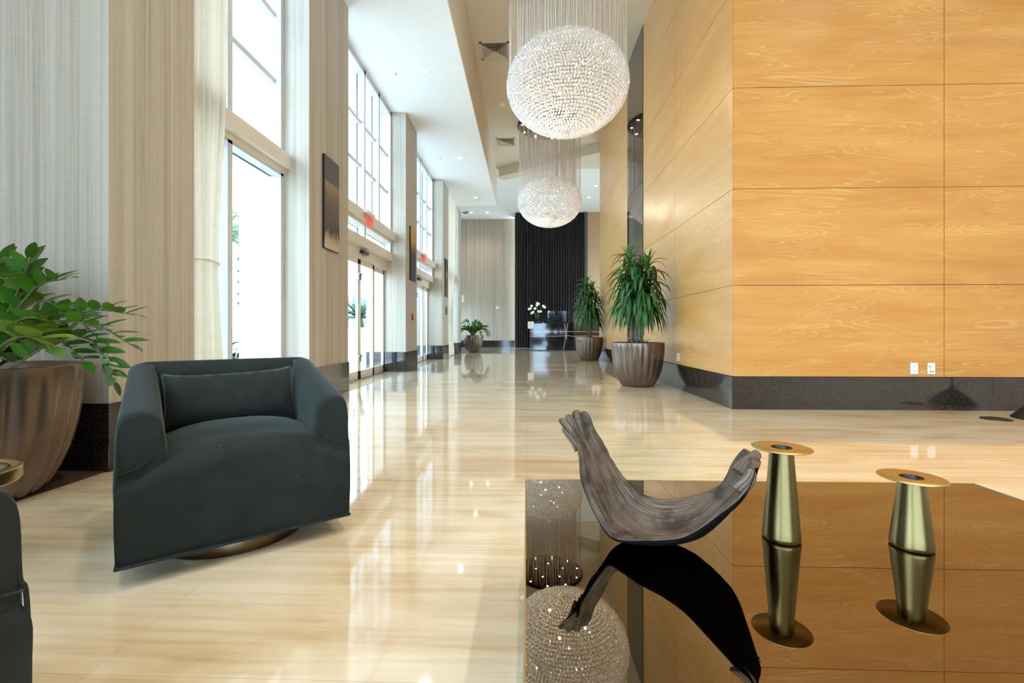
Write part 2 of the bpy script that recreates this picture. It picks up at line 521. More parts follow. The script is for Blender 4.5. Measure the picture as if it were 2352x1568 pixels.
# diagonal bulkhead where the building turns
m = MB()
A = Vector((-1.22, 18.5, 0)); B = Vector((2.7, 16.0, 0)); dn = (B - A).normalized(); pn = Vector((-dn.y, dn.x, 0))
B2 = B + dn * 4
for z0, z1 in ((7.22, HC),):
    vs = [A, B2, B2 + pn * 0.5, A + pn * 0.5]
    m.add([(v.x, v.y, z0) for v in vs] + [(v.x, v.y, z1) for v in vs], [(3, 2, 1, 0), (4, 5, 6, 7), (0, 1, 5, 4), (1, 2, 6, 5), (2, 3, 7, 6), (3, 0, 4, 7)])
struct(m.build('ceiling_bulkhead', 'cream_paint'))

# columns along the window side
cols = [(2.98, 3.77, -4.2), (5.81, 7.10, -3.75), (10.52, 11.59, -3.75), (15.2, 16.3, -3.75), (18.6, 19.45, -3.75)]
for (y0, y1, xb) in cols:
    struct(box('wall_column', 'paper', xb, XC, y0, y1, 0.46, HS))
    struct(box('baseboard_column', 'granite', xb, XC + 0.012, y0 - 0.012, y1 + 0.012, 0.0, 0.462, bevel=0.002))
# far left wall; its window band is added to brighten the far hall
m = MB()
m.box(-4.5, -4.3, 19.4, 27, 0, 0.4); m.box(-4.5, -4.3, 19.4, 27, 2.4, HC)
for k in range(4):
    yy = 19.4 + (27 - 19.4 - 0.5) * k / 3
    m.box(-4.5, -4.3, yy, yy + 0.5, 0.4, 2.4)
struct(m.build('wall_left_far', 'cream_paint'))
m = MB(); m.box((-4.5 + -4.3) / 2, (-4.5 + -4.3) / 2 + 0.006, 19.4 + 0.2, 27 - 0.2, 0.4, 2.4)
struct(m.build('window_left_far_added', 'pane'))
struct(box('wall_left_return', 'paper', -4.5, -3.75, 19.2, 19.4, 0, HC))
# back wall, dark drape niche, tan panels
struct(box('wall_back', 'paper', -4.5, -0.62, 26.8, 27.0, 0.39, HC))
struct(box('baseboard_back', 'granite', -4.5, -0.62, 26.77, 27.0, 0.0, 0.392))
struct(box('wall_back_niche', 'paper', -0.7, 3.3, 26.2, 26.4, 0, HC))
m = MB()
for z0, z1 in ((0.0, 2.6), (2.612, 5.55), (5.562, HC)):
    m.box(3.36, 7.0, 25.4, 25.6, z0, z1)
m.box(3.37, 7.0, 25.42, 25.62, 0, HC, 1)
struct(m.build('wall_back_panel', ['tan', 'darkmetal']))
struct(box('trim_back', 'mauve', 3.22, 3.36, 25.3, 25.6, 0, HC))
m = MB()
m.box(7.0, 7.2, 15.8, 26, 0, 0.4); m.box(7.0, 7.2, 15.8, 26, 3.4, HC)
for k in range(4):
    yy = 15.8 + (26 - 15.8 - 0.5) * k / 3
    m.box(7.0, 7.2, yy, yy + 0.5, 0.4, 3.4)
struct(m.build('wall_right_far', 'cream_paint'))
m = MB(); m.box((7.0 + 7.2) / 2, (7.0 + 7.2) / 2 + 0.006, 15.8 + 0.2, 26 - 0.2, 0.4, 3.4)
struct(m.build('window_right_far_added', 'pane'))  # unseen window added to bring daylight into the far hall
struct(box('wall_right_return', 'wood', 2.9, 7.2, 15.6, 15.78, 0, HC))

# oak panelled wall: side run (faces the windows) and front run (faces the seating)
XR, YF = 2.51, 5.63
JZ = [0.395, 1.507, 2.68, 3.91, 5.12, 6.33, HC]
def panels(mb, axis, joints, fixed, thick, g=0.0035):
    for a, b in zip(joints[:-1], joints[1:]):
        for z0, z1 in zip(JZ[:-1], JZ[1:]):
            if axis == 'y': mb.box(fixed, fixed + thick, a + g, b - g, z0 + g, z1 - g, 0)
            else: mb.box(a + g, b - g, fixed, fixed + thick, z0 + g, z1 - g, 0)
m = MB()
panels(m, 'y', [YF + 0.006, 7.8, 9.9], XR, 0.03)
panels(m, 'y', [11.4, 13.5, 15.75], XR, 0.03)
m.box(XR + 0.02, XR + 0.4, YF + 0.03, 15.75, 0, HC, 1)
struct(m.build('wall_right_side', ['wood', 'darkmetal']))
m = MB()
panels(m, 'x', [XR + 0.006, 5.01, 7.5, 9.0], YF, 0.03)
m.box(XR + 0.03, 9.0, YF + 0.02, YF + 0.2, 0, HC, 1)
struct(m.build('wall_right_front', ['wood', 'darkmetal']))
struct(box('trim_granite_strip', 'strip', XR - 0.012, XR + 0.03, 9.9, 11.4, 0.39, HC))
def base_run(name, axis, a, b, fixed, joints):
    mb = MB()
    js = [a] + joints + [b]
    for p, q in zip(js[:-1], js[1:]):
        if axis == 'y': mb.box(fixed - 0.022, fixed + 0.01, p + 0.001, q - 0.001, 0, 0.393)
        else: mb.box(p + 0.001, q - 0.001, fixed - 0.022, fixed + 0.01, 0, 0.393)
    return struct(mb.build(name, 'granite', bevel=0.001))
base_run('baseboard_right_side', 'y', YF - 0.022, 15.75, XR, [6.9, 8.5, 10.1, 11.7, 13.3])
base_run('baseboard_right_front', 'x', XR - 0.022, 9.0, YF, [3.99, 5.55, 7.1])
# rear of the room (behind the photographer)
struct(box('wall_right_rear', 'cream_paint', 9.0, 9.2, YB, YF, 0, HC))
m = MB()
m.box(-4.2, 9, YB - 0.2, YB, 3.8, HC); m.box(-4.2, 9, YB - 0.2, YB, 0, 0.25)
for x in (-4.2, -2.2, 0.2, 2.6, 5.0):
    m.box(x, x + (0.5 if x < 5 else 4.0), YB - 0.2, YB, 0.25, 3.8)
struct(m.build('wall_rear', 'cream_paint'))
m = MB()
for x in (-1.7, 0.7, 3.1): m.box(x, x + 1.9, YB - 0.12, YB - 0.114, 0.25, 3.8)
m.box(-3.7, -2.2, YB - 0.12, YB - 0.114, 0.25, 3.8)
struct(m.build('window_rear', 'pane'))

# ------------------------------------------------------------------ windows and doors
win_n = [0]; door_n = [0]
def empty(name, loc=(0, 0, 0)):
    o = bpy.data.objects.new(name, None); COL.objects.link(o); o.location = loc; return o
def pane(parent, y0, y1, z0, z1, x=XG):
    mb = MB(); mb.box(x - 0.006, x, y0, y1, z0, z1)
    mb.build('glass_pane', 'pane', parent)
    # dark edge gasket around the glass
    g = MB(); t = 0.012
    g.box(x, x + 0.012, y0, y1, z0, z0 + t); g.box(x, x + 0.012, y0, y1, z1 - t, z1)
    g.box(x, x + 0.012, y0, y0 + t, z0, z1); g.box(x, x + 0.012, y1 - t, y1, z0, z1)
    g.build('gasket', 'seal', parent)
def upper_window(y0, y1, mull, bars, z0=3.20, z1=HS):
    win_n[0] += 1
    w = struct(empty('window_%d' % win_n[0]))
    f = MB()
    ys = [y0] + mull + [y1]
    for y in mull: f.box(XG - 0.02, XW, y - 0.04, y + 0.04, z0, z1)
    f.box(XG - 0.02, XW, y0, y0 + 0.06, z0, z1); f.box(XG - 0.02, XW, y1 - 0.06, y1, z0, z1)
    f.box(XG - 0.02, XW, y0, y1, z1 - 0.10, z1); f.box(XG - 0.02, XW + 0.01, y0, y1, z0 - 0.05, z0 + 0.02)
    f.build('window_frame', 'frame', w, bevel=0.003)
    b = MB()
    for z in bars: b.box(XG - 0.02, XG + 0.07, y0 + 0.06, y1 - 0.06, z - 0.035, z + 0.035)
    b.build('transom_bar', 'frame', w, bevel=0.003)
    for a, c in zip(ys[:-1], ys[1:]):
        pane(w, a + 0.04, c - 0.04, z0, z1 - 0.08)
    return w
def beam(y0, y1):
    b = MB(); b.box(XG - 0.05, -3.06, y0, y1, 3.05, 3.23); b.box(XG - 0.05, -3.14, y0, y1, 2.985, 3.05)
    win_n[0] += 0
    struct(b.build('trim_beam', 'beam', bevel=0.004))
def lower_window(y0, y1, mull):
    win_n[0] += 1
    w = struct(empty('window_%d' % win_n[0]))
    f = MB()
    for y in mull: f.box(XG - 0.02, XW, y - 0.04, y + 0.04, 0, 2.99)
    f.box(XG - 0.02, XW, y0, y0 + 0.06, 0, 2.99); f.box(XG - 0.02, XW, y1 - 0.06, y1, 0, 2.99)
    f.box(XG - 0.02, XW, y0, y1, 2.95, 2.99); f.box(XG - 0.02, XW, y0, y1, 0, 0.14)
    f.build('window_frame', 'frame', w, bevel=0.003)
    ys = [y0] + mull + [y1]
    for a, c in zip(ys[:-1], ys[1:]): pane(w, a + 0.04, c - 0.04, 0.14, 2.95)
def door_bay(y0, y1):
    door_n[0] += 1
    yc = (y0 + y1) / 2
    q = (y1 - y0) / 4
    # transom light over the doors
    win_n[0] += 1
    w = struct(empty('window_%d' % win_n[0]))
    f = MB()
    f.box(XG - 0.02, XW, yc - 0.04, yc + 0.04, 2.78, 2.99)
    f.box(XG - 0.02, XW, y0, y0 + 0.06, 2.74, 2.99); f.box(XG - 0.02, XW, y1 - 0.06, y1, 2.74, 2.99)
    f.build('window_frame', 'frame', w, bevel=0.003)
    pane(w, y0 + 0.05, yc - 0.04, 2.76, 2.96); pane(w, yc + 0.04, y1 - 0.05, 2.76, 2.96)
    d = struct(empty('door_%d' % door_n[0]))
    h = MB(); h.box(XG - 0.1, XW + 0.03, y0, y1, 2.58, 2.76); h.box(XG - 0.1, XW - 0.10, y0, y1, 2.36, 2.58)
    h.build('door_header', 'beam', d, bevel=0.004)
    def leaf(name, a, b, x):
        lf = MB()
        st = 0.075
        lf.box(x - 0.045, x, a, a + st, 0.0, 2.36); lf.box(x - 0.045, x, b - st, b, 0.0, 2.36)
        lf.box(x - 0.045, x, a, b, 2.26, 2.36); lf.box(x - 0.045, x, a, b, 0.0, 0.17)
        o = lf.build(name, 'beam', d, bevel=0.003)
        g = MB(); g.box(x - 0.026, x - 0.020, a + st, b - st, 0.17, 2.26)
        g.build('glass_pane', 'pane', o)
        return o
    XD = -3.28
    leaf('sidelight', y0, y0 + q, XD - 0.05); leaf('sidelight', y1 - q, y1, XD - 0.05)
    for a, b, s in ((y0 + q, yc - 0.004, -1), (yc + 0.004, y1 - q, 1)):
        l = leaf('door_leaf', a, b, XD)
        k = MB()
        ye = yc + s * 0.05
        for z in (0.42, 2.02):
            k.box(XD, XD + 0.02, ye - 0.02, ye + 0.02, z - 0.07, z + 0.07)
            k.box(XD, XD + 0.035, ye - 0.012, ye + 0.03, z + 0.03, z + 0.06)
        k.build('latch', 'grey', l, bevel=0.003)
        e = MB(); ye2 = y0 + q if s < 0 else y1 - q
        e.box(XD - 0.045, XD + 0.004, ye2 - 0.006, ye2 + 0.006, 0, 2.37)
        e.build('edge_seal', 'darkmetal', l)
    t = MB(); t.box(XD - 0.12, XD + 0.06, y0, y1, 0, 0.012); t.build('threshold', 'grey', d)
    # motion sensor above the leaves is its own thing
    sx = MB()
    prof = [(math.cos(a) * 0.045, math.sin(a) * 0.038) for a in [2 * PI * i / 16 for i in range(16)]]
    rs = []
    for yy, k in ((-0.17, 0.3), (-0.165, 0.8), (-0.14, 1.0), (0.14, 1.0), (0.165, 0.8), (0.17, 0.3)):
        rs.append([(XW + 0.045 - 0.10 + p[0] * k, yc + 0.12 + yy, 2.50 + p[1] * k) for p in prof])
    sx.rings(rs, 0, True, True, True, True)
    return sx.build('motion_sensor', 'dark')
struct(box('wall_left_rear', 'cream_paint', -4.2, -3.9, YB, -5.0, 0, HS))
struct(box('wall_left_near', 'paper', -4.2, -3.9, -0.6, 2.98, 0, HS))
# rear-left window bay (beside / behind the photographer)
win_n[0] += 1
w = struct(empty('window_%d' % win_n[0]))
f = MB()
for y in (-5.0, -3.9, -2.8, -1.7, -0.66): f.box(-4.0, -3.86, y - 0.04, y + 0.04, 0, HS)
for z in (0.06, 3.1, 4.15, 4.99, HS - 0.05): f.box(-4.0, -3.88, -5.0, -0.6, z - 0.05, z + 0.05)
f.build('window_frame', 'frame', w)
g = MB(); g.box(-3.96, -3.95, -5.0, -0.6, 0.1, HS); g.build('glass_pane', 'pane', w)
BARS = [4.17, 5.02]
# bay 1: tall window
upper_window(3.77, 5.81, [4.75], BARS); beam(3.77, 5.81); lower_window(3.77, 5.81, [4.75])
# bays 2 and 3: sliding entrance doors
upper_window(7.10, 10.52, [7.93, 8.79, 9.65], BARS); beam(7.10, 10.52); s1 = door_bay(7.10, 10.52)
upper_window(11.59, 15.2, [12.5, 13.4, 14.3], BARS); beam(11.59, 15.2); s2 = door_bay(11.59, 15.2)
tag(s1, 'small black motion sensor above the nearer sliding glass doors', 'sensor', 'door sensors')
tag(s2, 'small black motion sensor above the farther sliding glass doors', 'sensor', 'door sensors')
# bay 4
upper_window(16.3, 18.6, [17.45], BARS); beam(16.3, 18.6); lower_window(16.3, 18.6, [17.45])

# ------------------------------------------------------------------ exit signs
def letters(mb, txt, y0, z0, h, x, mi=0, sgn=1):
    """block letters on the plane x, reading along +y*sgn"""
    w = h * 0.52; t = h * 0.14; gap = h * 0.22
    y = y0
    def bx(a, b, c, d):
        ya, yb = y + sgn * a, y + sgn * b
        mb.box(x, x + 0.006, min(ya, yb), max(ya, yb), z0 + c, z0 + d, mi)
    def diag(a, c, b, d):
        n = 7
        for i in range(n):
            f = i / (n - 1)
            yy = a + (b - a) * f; zz = c + (d - c) * f
            bx(yy, yy + t, zz - t * 0.1, zz + h / n)
    for ch in txt:
        if ch == 'E':
            bx(0, t, 0, h); bx(0, w, 0, t); bx(0, w, h - t, h); bx(0, w * 0.85, h / 2 - t / 2, h / 2 + t / 2)
        elif ch == 'X':
            diag(0, 0, w - t, h * 0.86); diag(w - t, 0, 0, h * 0.86)
        elif ch == 'I':
            bx(0, t, 0, h); y += sgn * (t + gap); continue
        elif ch == 'T':
            bx(0, w, h - t, h); bx(w / 2 - t / 2, w / 2 + t / 2, 0, h)
        y += sgn * (w + gap)
def exit_sign(yc, label):
    t = thing('exit_sign', label, 'sign', (-3.02, yc, 3.17), 0, 'exit signs over the doors')
    a = MB(); a.box(-0.04, 0.05, -0.21, 0.21, 0.0, 0.05)
    a.build('housing', 'plate', t, bevel=0.006)
    a = MB(); a.box(-0.003, 0.003, -0.18, 0.18, -0.24, 0.0)
    a.build('acrylic_panel', 'acrylic', t)
    a = MB(); letters(a, 'EXIT', -0.155, -0.20, 0.16, 0.004, 0, 1)
    a.build('lettering', 'exit', t)
exit_sign(8.62, 'red EXIT sign hanging from the beam over the nearer glass doors')
exit_sign(13.25, 'red EXIT sign hanging from the beam over the farther glass doors')

# ------------------------------------------------------------------ ceiling fittings
def downlight(x, y, z, label, group, power=0, r=0.07, spot=True, col=(1.0, 0.90, 0.76)):
    t = thing('ceiling_downlight', label, 'light', (x, y, z), 0, group)
    a = MB(); a.lathe([(r, -0.002), (r * 1.25, -0.006), (r * 1.35, -0.004), (r * 1.36, 0.0)], n=24)
    a.build('trim_ring', 'plate', t)
    a = MB(); a.lathe([(0.001, -0.003), (r, -0.002)], n=24)
    a.build('lamp', 'lamp', t)
    if power:
        ld = bpy.data.lights.new('downlight_beam', 'SPOT'); ld.energy = power; ld.color = col
        ld.spot_size = 2.2; ld.spot_blend = 0.9; ld.shadow_soft_size = 0.08
        lo = bpy.data.objects.new('downlight_beam', ld); COL.objects.link(lo); lo.parent = t
        lo.location = (0, 0, -0.02)
    return t
P_S = 60
sof = [(-2.0, 4.45), (-2.0, 8.88), (-1.96, 13.36), (-1.96, 17.35)]
names = ['the column nearest the armchair', 'the nearer glass doors', 'the farther glass doors', 'the last column before the back wall']
for (x, y), s_ in zip(sof, names):
    downlight(x, y, HS, 'recessed downlight in the low white ceiling beside ' + s_, 'downlights in the low ceiling', P_S)
    t = MB(); t.lathe([(0.001, -0.03), (0.02, -0.03), (0.025, -0.01), (0.05, 0)], c=(x - 0.62, y + 0.05, HS), n=20)
    tag(t.build('sprinkler_head', 'plate'), 'tiny white sprinkler head in the low ceiling beside ' + s_, 'sprinkler', 'sprinklers in the low ceiling')
for (x, y, s_) in ((-3.1, 25.3, 'leftmost, above the grey back wall'), (-2.2, 25.3, 'above the grey back wall nearest the black curtain'), (3.15, 20.8, 'nearer one beside the oak wall top'), (3.07, 22.6, 'farther one above the tan panel wall')):
    downlight(x, y, HC, 'small bright downlight in the far ceiling, ' + s_, 'far ceiling downlights', 160)
P_M = 360
for (x, y, s_) in ((3.0, 2.4, 'over the coffee table'), (5.4, 2.4, 'over the right seating'), (7.6, 2.4, 'far right'), (3.0, -1.5, 'behind the table'), (5.4, -1.5, 'rear centre'), (0.4, 1.6, 'over the armchairs'), (0.4, -1.6, 'rear left')):
    downlight(x, y, HC, 'recessed downlight in the high ceiling ' + s_, 'high ceiling downlights', P_M if y < 9 else 120)

def vent(x, y, label):
    t = thing('ceiling_vent', label, 'vent', (x, y, HC), 0, 'square ceiling diffusers')
    a = MB(); s = 0.34
    a.box(-s, s, -s, -s + 0.05, -0.012, 0); a.box(-s, s, s - 0.05, s, -0.012, 0)
    a.box(-s, -s + 0.05, -s, s, -0.012, 0); a.box(s - 0.05, s, -s, s, -0.012, 0)
    a.build('vent_frame', 'cream_paint', t)
    a = MB(); a.box(-s + 0.05, s - 0.05, -s + 0.05, s - 0.05, -0.002, 0)
    a.build('duct_opening', 'darkmetal', t)
    a = MB()
    for k in range(7):
        o = s - 0.055 - k * 0.041; i = o - 0.030
        z0, z1 = -0.035, -0.006
        q = [(-o, -o), (o, -o), (o, o), (-o, o)]; p = [(-i, -i), (i, -i), (i, i), (-i, i)]
        a.rings([[(x_, y_, z0) for x_, y_ in q], [(x_, y_, z1) for x_, y_ in p]], 0, False)
        a.rings([[(x_ , y_, z0 - 0.003) for x_, y_ in q], [(x_, y_, z0) for x_, y_ in q]], 0, False)
    a.build('louvre', 'cream_paint', t)
vent(-0.75, 10.70, 'square louvred air vent in the beige ceiling beside the nearer chandelier')
vent(-0.73, 15.85, 'square louvred air vent in the beige ceiling beside the farther chandelier')
a = MB(); a.lathe([(0.001, -0.045), (0.05, -0.045), (0.075, -0.03), (0.09, -0.01), (0.09, 0)], c=(-0.72, 13.25, HC), n=28)
tag(a.build('smoke_detector', 'plate'), 'round white smoke detector on the beige ceiling between the vents', 'smoke detector')
a = MB(); a.tube([(-2.72, 19.3, 6.0), (-2.6, 19.2, 5.95), (-2.5, 19.0, 5.93)], [0.03, 0.05, 0.06], 12)
tag(a.build('security_camera', 'grey'), 'small grey camera at the top of the farthest column', 'camera')

# ------------------------------------------------------------------ chandeliers
GA, GC = 1.0, 0.76
def bead_mesh(r=0.024):
    bm = bmesh.new(); bmesh.ops.create_icosphere(bm, subdivisions=1, radius=r)
    vs = [v.co.copy() for v in bm.verts]; fs = [tuple(v.index for v in f.verts) for f in bm.faces]
    bm.free(); return vs, fs
BV, BF = bead_mesh()
bead_me = bpy.data.meshes.new('crystal'); bead_me.from_pydata(BV, [], BF); bead_me.materials.append(M['crystal'])
def chandelier(x, y, label):
    zc = 5.06
    t = thing('crystal_chandelier', label, 'chandelier', (x, y, zc), 0, 'crystal globe chandeliers')
    camdir = (Vector((0, 0, CAMZ)) - Vector((x, y, zc))).normalized()
    pts = []
    nrow = 46
    for i in range(nrow):
        ph = PI * (i + 0.5) / nrow
        r = GA * math.sin(ph); z = -GC * math.cos(ph)
        k = max(6, int(2 * PI * r / 0.0535))
        off = (i % 2) * 0.5
        for j in range(k):
            th = 2 * PI * (j + off) / k
            dr = R.uniform(-0.006, 0.006)
            pts.append(Vector(((r + dr) * math.cos(th), (r + dr) * math.sin(th), z + R.uniform(-0.003, 0.003))))
    pts.sort(key=lambda p: -p.dot(camdir) + 0.0)
    near, rest = pts[:100], pts[100:]
    for p in near:
        o = bpy.data.objects.new('crystal', bead_me); COL.objects.link(o); o.parent = t
        o.location = p; o.rotation_euler = (R.random() * 3, R.random() * 3, R.random() * 3)
    mb = MB()
    for p in rest:
        q = Matrix.Rotation(R.random() * 6, 3, Vector((R.random(), R.random(), R.random() + 0.1)).normalized())
        mb.add([q @ v + p for v in BV], BF)
    tag(mb.build('crystal_beads', 'crystal', t), kind='stuff')
    # inner frame rings and ribs
    fr = MB()
    for ph in (0.35, 0.8, 1.25, 1.57, 1.9, 2.35, 2.8):
        r = (GA - 0.04) * math.sin(ph); z = -(GC - 0.035) * math.cos(ph)
        fr.tube([(r * math.cos(2 * PI * k / 40), r * math.sin(2 * PI * k / 40), z) for k in range(41)], 0.0025, 5, caps=False)
    for k in range(12):
        a = 2 * PI * k / 12
        fr.tube([((GA - 0.04) * math.sin(p_) * math.cos(a), (GA - 0.04) * math.sin(p_) * math.sin(a), -(GC - 0.035) * math.cos(p_)) for p_ in [PI * i / 20 for i in range(21)]], 0.0025, 5)
    fr.build('inner_frame', 'grey', t)
    # bulbs
    for k in range(9):
        a = 2 * PI * k / 9; rr = 0.55 if k % 2 else 0.3
        bx_, by_, bz_ = rr * math.cos(a), rr * math.sin(a), (-0.25, 0.05, 0.3)[k % 3]
        b = MB(); b.ellipsoid((bx_, by_, bz_), 0.012, 0.012, 0.018, 12, 8)
        b.build('bulb', 'bulb', t)
        if k % 3 == 0:
            ld = bpy.data.lights.new('bulb_light', 'POINT'); ld.energy = 42; ld.color = (1.0, 0.90, 0.78); ld.shadow_soft_size = 0.02
            lo = bpy.data.objects.new('bulb_light', ld); COL.objects.link(lo); lo.parent = t; lo.location = (bx_, by_, bz_)
    # hanging strands from the ceiling canopy onto the upper half of the globe
    top = HC - 0.06 - zc
    st = []
    for (rr, k) in ((0.97, 64), (0.84, 54), (0.70, 44), (0.55, 34), (0.40, 26), (0.25, 16), (0.1, 6)):
        for j in range(k):
            th = 2 * PI * (j + 0.37 * rr) / k + R.uniform(-0.02, 0.02)
            st.append((rr * math.cos(th), rr * math.sin(th), GC * math.sqrt(max(0, 1 - (rr / GA) ** 2))))
    st.sort(key=lambda s: -(s[0] * camdir.x + s[1] * camdir.y))
    def strand(mb, s, ox=0, oy=0):
        mb.tube([(s[0] - ox, s[1] - oy, s[2]), (s[0] - ox, s[1] - oy, top)], 0.0055, 5, caps=False)
    for s in st[:100]:
        mb = MB(); strand(mb, s); mb.build('hanging_strand', 'strand', t)
    mb = MB()
    for s in st[100:]: strand(mb, s)
    tag(mb.build('hanging_strands', 'strand', t), kind='stuff')
    cn = MB(); cn.lathe([(0.001, top), (1.02, top), (1.035, top + 0.01), (1.035, top + 0.055)], n=72)
    cn.build('canopy', 'canopy', t)
    k2 = 0
    for (rr, k) in ((0.9, 10), (0.45, 5)):
        for j in range(k):
            a = 2 * PI * (j + 0.3) / k
            l = MB(); l.lathe([(0.001, top - 0.012), (0.028, top - 0.01), (0.03, top - 0.001)], c=(rr * math.cos(a), rr * math.sin(a), 0), n=14)
            l.build('canopy_lamp', 'lamp', t); k2 += 1
chandelier(0.68, 7.68, 'large crystal globe chandelier on hanging strands, nearer to the coffee table')
chandelier(0.735, 14.6, 'crystal globe chandelier on hanging strands in front of the black curtain')

# ------------------------------------------------------------------ curtains
def drape(name, mats, zs, nf, amp, along='y', n=160, fixed=0.0, thick=0.006, parent=None):
    """zs: list of (z, a, b, amp_scale): the cloth spans a..b at height z"""
    mb = MB()
    def pt(i, z, a, b, k, side):
        u = i / n
        s = a + (b - a) * u
        wv = math.sin(2 * PI * nf * u + 0.6 * math.sin(5 * u)) * amp * k + 0.25 * amp * k * math.sin(2 * PI * nf * 2.3 * u + z * 0.3)
        off = fixed + wv + side
        return (off, s, z) if along == 'y' else (s, off, z)
    for side in (0.0, thick):
        mb.rings([[pt(i, z, a, b, k, side) for i in range(n + 1)] for (z, a, b, k) in zs], 0, True, False)
    return mb.build(name, mats, parent)
def smoothz(keys, n):
    keys = sorted(keys)
    out = []
    for i in range(n + 1):
        z = keys[0][0] + (keys[-1][0] - keys[0][0]) * i / n
        for (p, q) in zip(keys[:-1], keys[1:]):
            if p[0] <= z <= q[0] + 1e-9:
                f = (z - p[0]) / (q[0] - p[0]); f = f * f * (3 - 2 * f)
                out.append((z,) + tuple(p[k] + (q[k] - p[k]) * f for k in (1, 2, 3))); break
    return out
def tied_curtain(xf, ks, ztie, label, amp=0.05, nf=6):
    t = thing('sheer_curtain', label, 'curtain', (0, 0, 0), 0, 'cream curtains in the window bays')
    zs = smoothz(ks, 60)
    drape('curtain_cloth', 'sheer', zs, nf, amp, 'y', 120, xf, 0.004, t)
    tie = MB()
    a, b = [(k[1], k[2]) for k in ks if abs(k[0] - ztie) < 1e-6][0]
    c = (a + b) / 2; ry = (b - a) / 2 + 0.012
    tie.tube([(xf + 0.055 * math.cos(s), c + ry * math.sin(s), ztie + 0.02 * math.cos(s)) for s in [2 * PI * i / 28 for i in range(29)]], 0.010, 8)
    tie.build('tie_back', 'sheer', t)
tied_curtain(-2.97, [(0.03, 3.84, 4.36, 1.0), (1.58, 3.92, 4.27, 0.6), (3.4, 3.82, 4.38, 1.0), (HS - 0.02, 3.80, 4.44, 1.0)], 1.58,
             'cream sheer curtain tied back beside the column behind the armchair')
tied_curtain(-2.93, [(0.03, 16.6, 18.0, 1.2), (1.45, 16.8, 17.3, 0.7), (3.4, 16.5, 18.1, 1.2), (HS - 0.02, 16.4, 18.3, 1.2)], 1.45,
             'cream sheer curtain tied back in the farthest window bay', 0.05, 8)
m = drape('black_curtain', 'blackcurtain', [(0.02, -0.64, 3.2, 1.0), (2, -0.64, 3.2, 1.0), (5, -0.64, 3.2, 0.95), (HC - 0.02, -0.64, 3.2, 0.9)], 27, 0.055, 'x', 420, 25.3, 0.01)
tag(m, 'floor to ceiling black pleated curtain behind the reception desk', 'curtain')

# ------------------------------------------------------------------ artworks and small wall fittings
def art(yc, zb, kind, label, fm='darkmetal'):
    t = thing('wall_painting', label, 'painting', (XC + 0.004, yc, zb), 0, 'tall narrow paintings on the columns')
    a = MB(); a.box(0, 0.028, -0.25, 0.25, 0, 1.30); a.build('frame', fm, t, bevel=0.002)
    a = MB(); a.box(0.028, 0.031, -0.243, 0.243, 0.007, 1.293); a.build('canvas', mat_art('art_' + kind, kind), t)
art(6.43, 2.10, 'drip', 'tall narrow painting with grey top and brown dripping strokes')
art(11.1, 2.18, 'gold', 'tall narrow painting fading from gold top to black base')
art(15.75, 2.14, 'dusk', 'tall narrow dark brown painting with gold streaks, farthest from the armchair')
def wallplate(name, x, y, z, w, h, mats, label, cat, face='+x', detail=None, group=None):
    t = thing(name, label, cat, (x, y, z), {'+x': 0, '-x': PI, '-y': -PI / 2}[face], group)
    a = MB(); a.box(0, 0.008, -w / 2, w / 2, -h / 2, h / 2); a.build('cover_plate', mats, t, bevel=0.002)
    if detail == 'outlet':
        a = MB()
        for zz in (-0.03, 0.03):
            for yy in (-0.008, 0.008): a.box(0.008, 0.009, yy - 0.0018, yy + 0.0018, zz * h / 0.12 - 0.007, zz * h / 0.12 + 0.007)
        a.build('socket_slots', 'slot', t)
    if detail == 'data':
        a = MB()
        a.box(0.008, 0.0095, -0.032, -0.008, 0.02, 0.028); a.box(0.008, 0.0095, -0.022, -0.012, 0.0, 0.006)
        for yy in (-0.014, 0.012): a.box(0.008, 0.0095, yy - 0.006, yy + 0.006, -0.042, -0.028)
        a.build('socket_ports', 'slot', t)
    if detail == 'pull':
        a = MB(); a.box(0.008, 0.03, -w / 2 + 0.012, w / 2 - 0.012, -h / 2 + 0.02, h / 2 - 0.02); a.build('housing', 'red', t, bevel=0.004)
        a = MB(); a.box(0.03, 0.036, -0.035, 0.035, -0.018, 0.002); a.box(0.03, 0.033, -0.03, 0.03, 0.02, 0.032); a.build('pull_handle', 'plate', t)
    if detail == 'sign':
        a = MB()
        for k in range(5):
            a.box(0.008, 0.010, -w / 2 + 0.05, w / 2 - 0.04 - 0.02 * (k % 2), h / 2 - 0.05 - k * 0.045, h / 2 - 0.04 - k * 0.045)
        a.build('printed_lines', 'grey', t)
    return t
wallplate('wall_outlet', 4.655, YF - 0.001, 0.50, 0.088, 0.135, 'plate', 'plain white wall outlet low on the oak wall above the dark baseboard', 'outlet', '-y', 'outlet', 'outlets on the oak front wall')
wallplate('wall_outlet', 4.855, YF - 0.001, 0.50, 0.088, 0.135, 'plate', 'white data outlet with dark ports low on the oak wall, beside the plain outlet', 'outlet', '-y', 'data', 'outlets on the oak front wall')
wallplate('wall_outlet', XR - 0.001, 7.62, 0.52, 0.10, 0.13, 'plate', 'white outlet on the pale oak side wall beside the nearest tall plant', 'outlet', '-x', 'outlet')
wallplate('wall_outlet', XR - 0.001, 12.9, 0.56, 0.09, 0.13, 'plate', 'small white outlet on the side wall between the two tall plants', 'outlet', '-x', 'outlet')
wallplate('wall_outlet', XC + 0.001, 6.33, 0.56, 0.07, 0.115, 'tanplate', 'tan outlet low on the column behind the armchair', 'outlet', '+x', 'outlet')
wallplate('wall_outlet', XC + 0.001, 15.75, 0.57, 0.07, 0.115, 'tanplate', 'tan outlet low on the farther column below the small black sign', 'outlet', '+x', 'outlet')
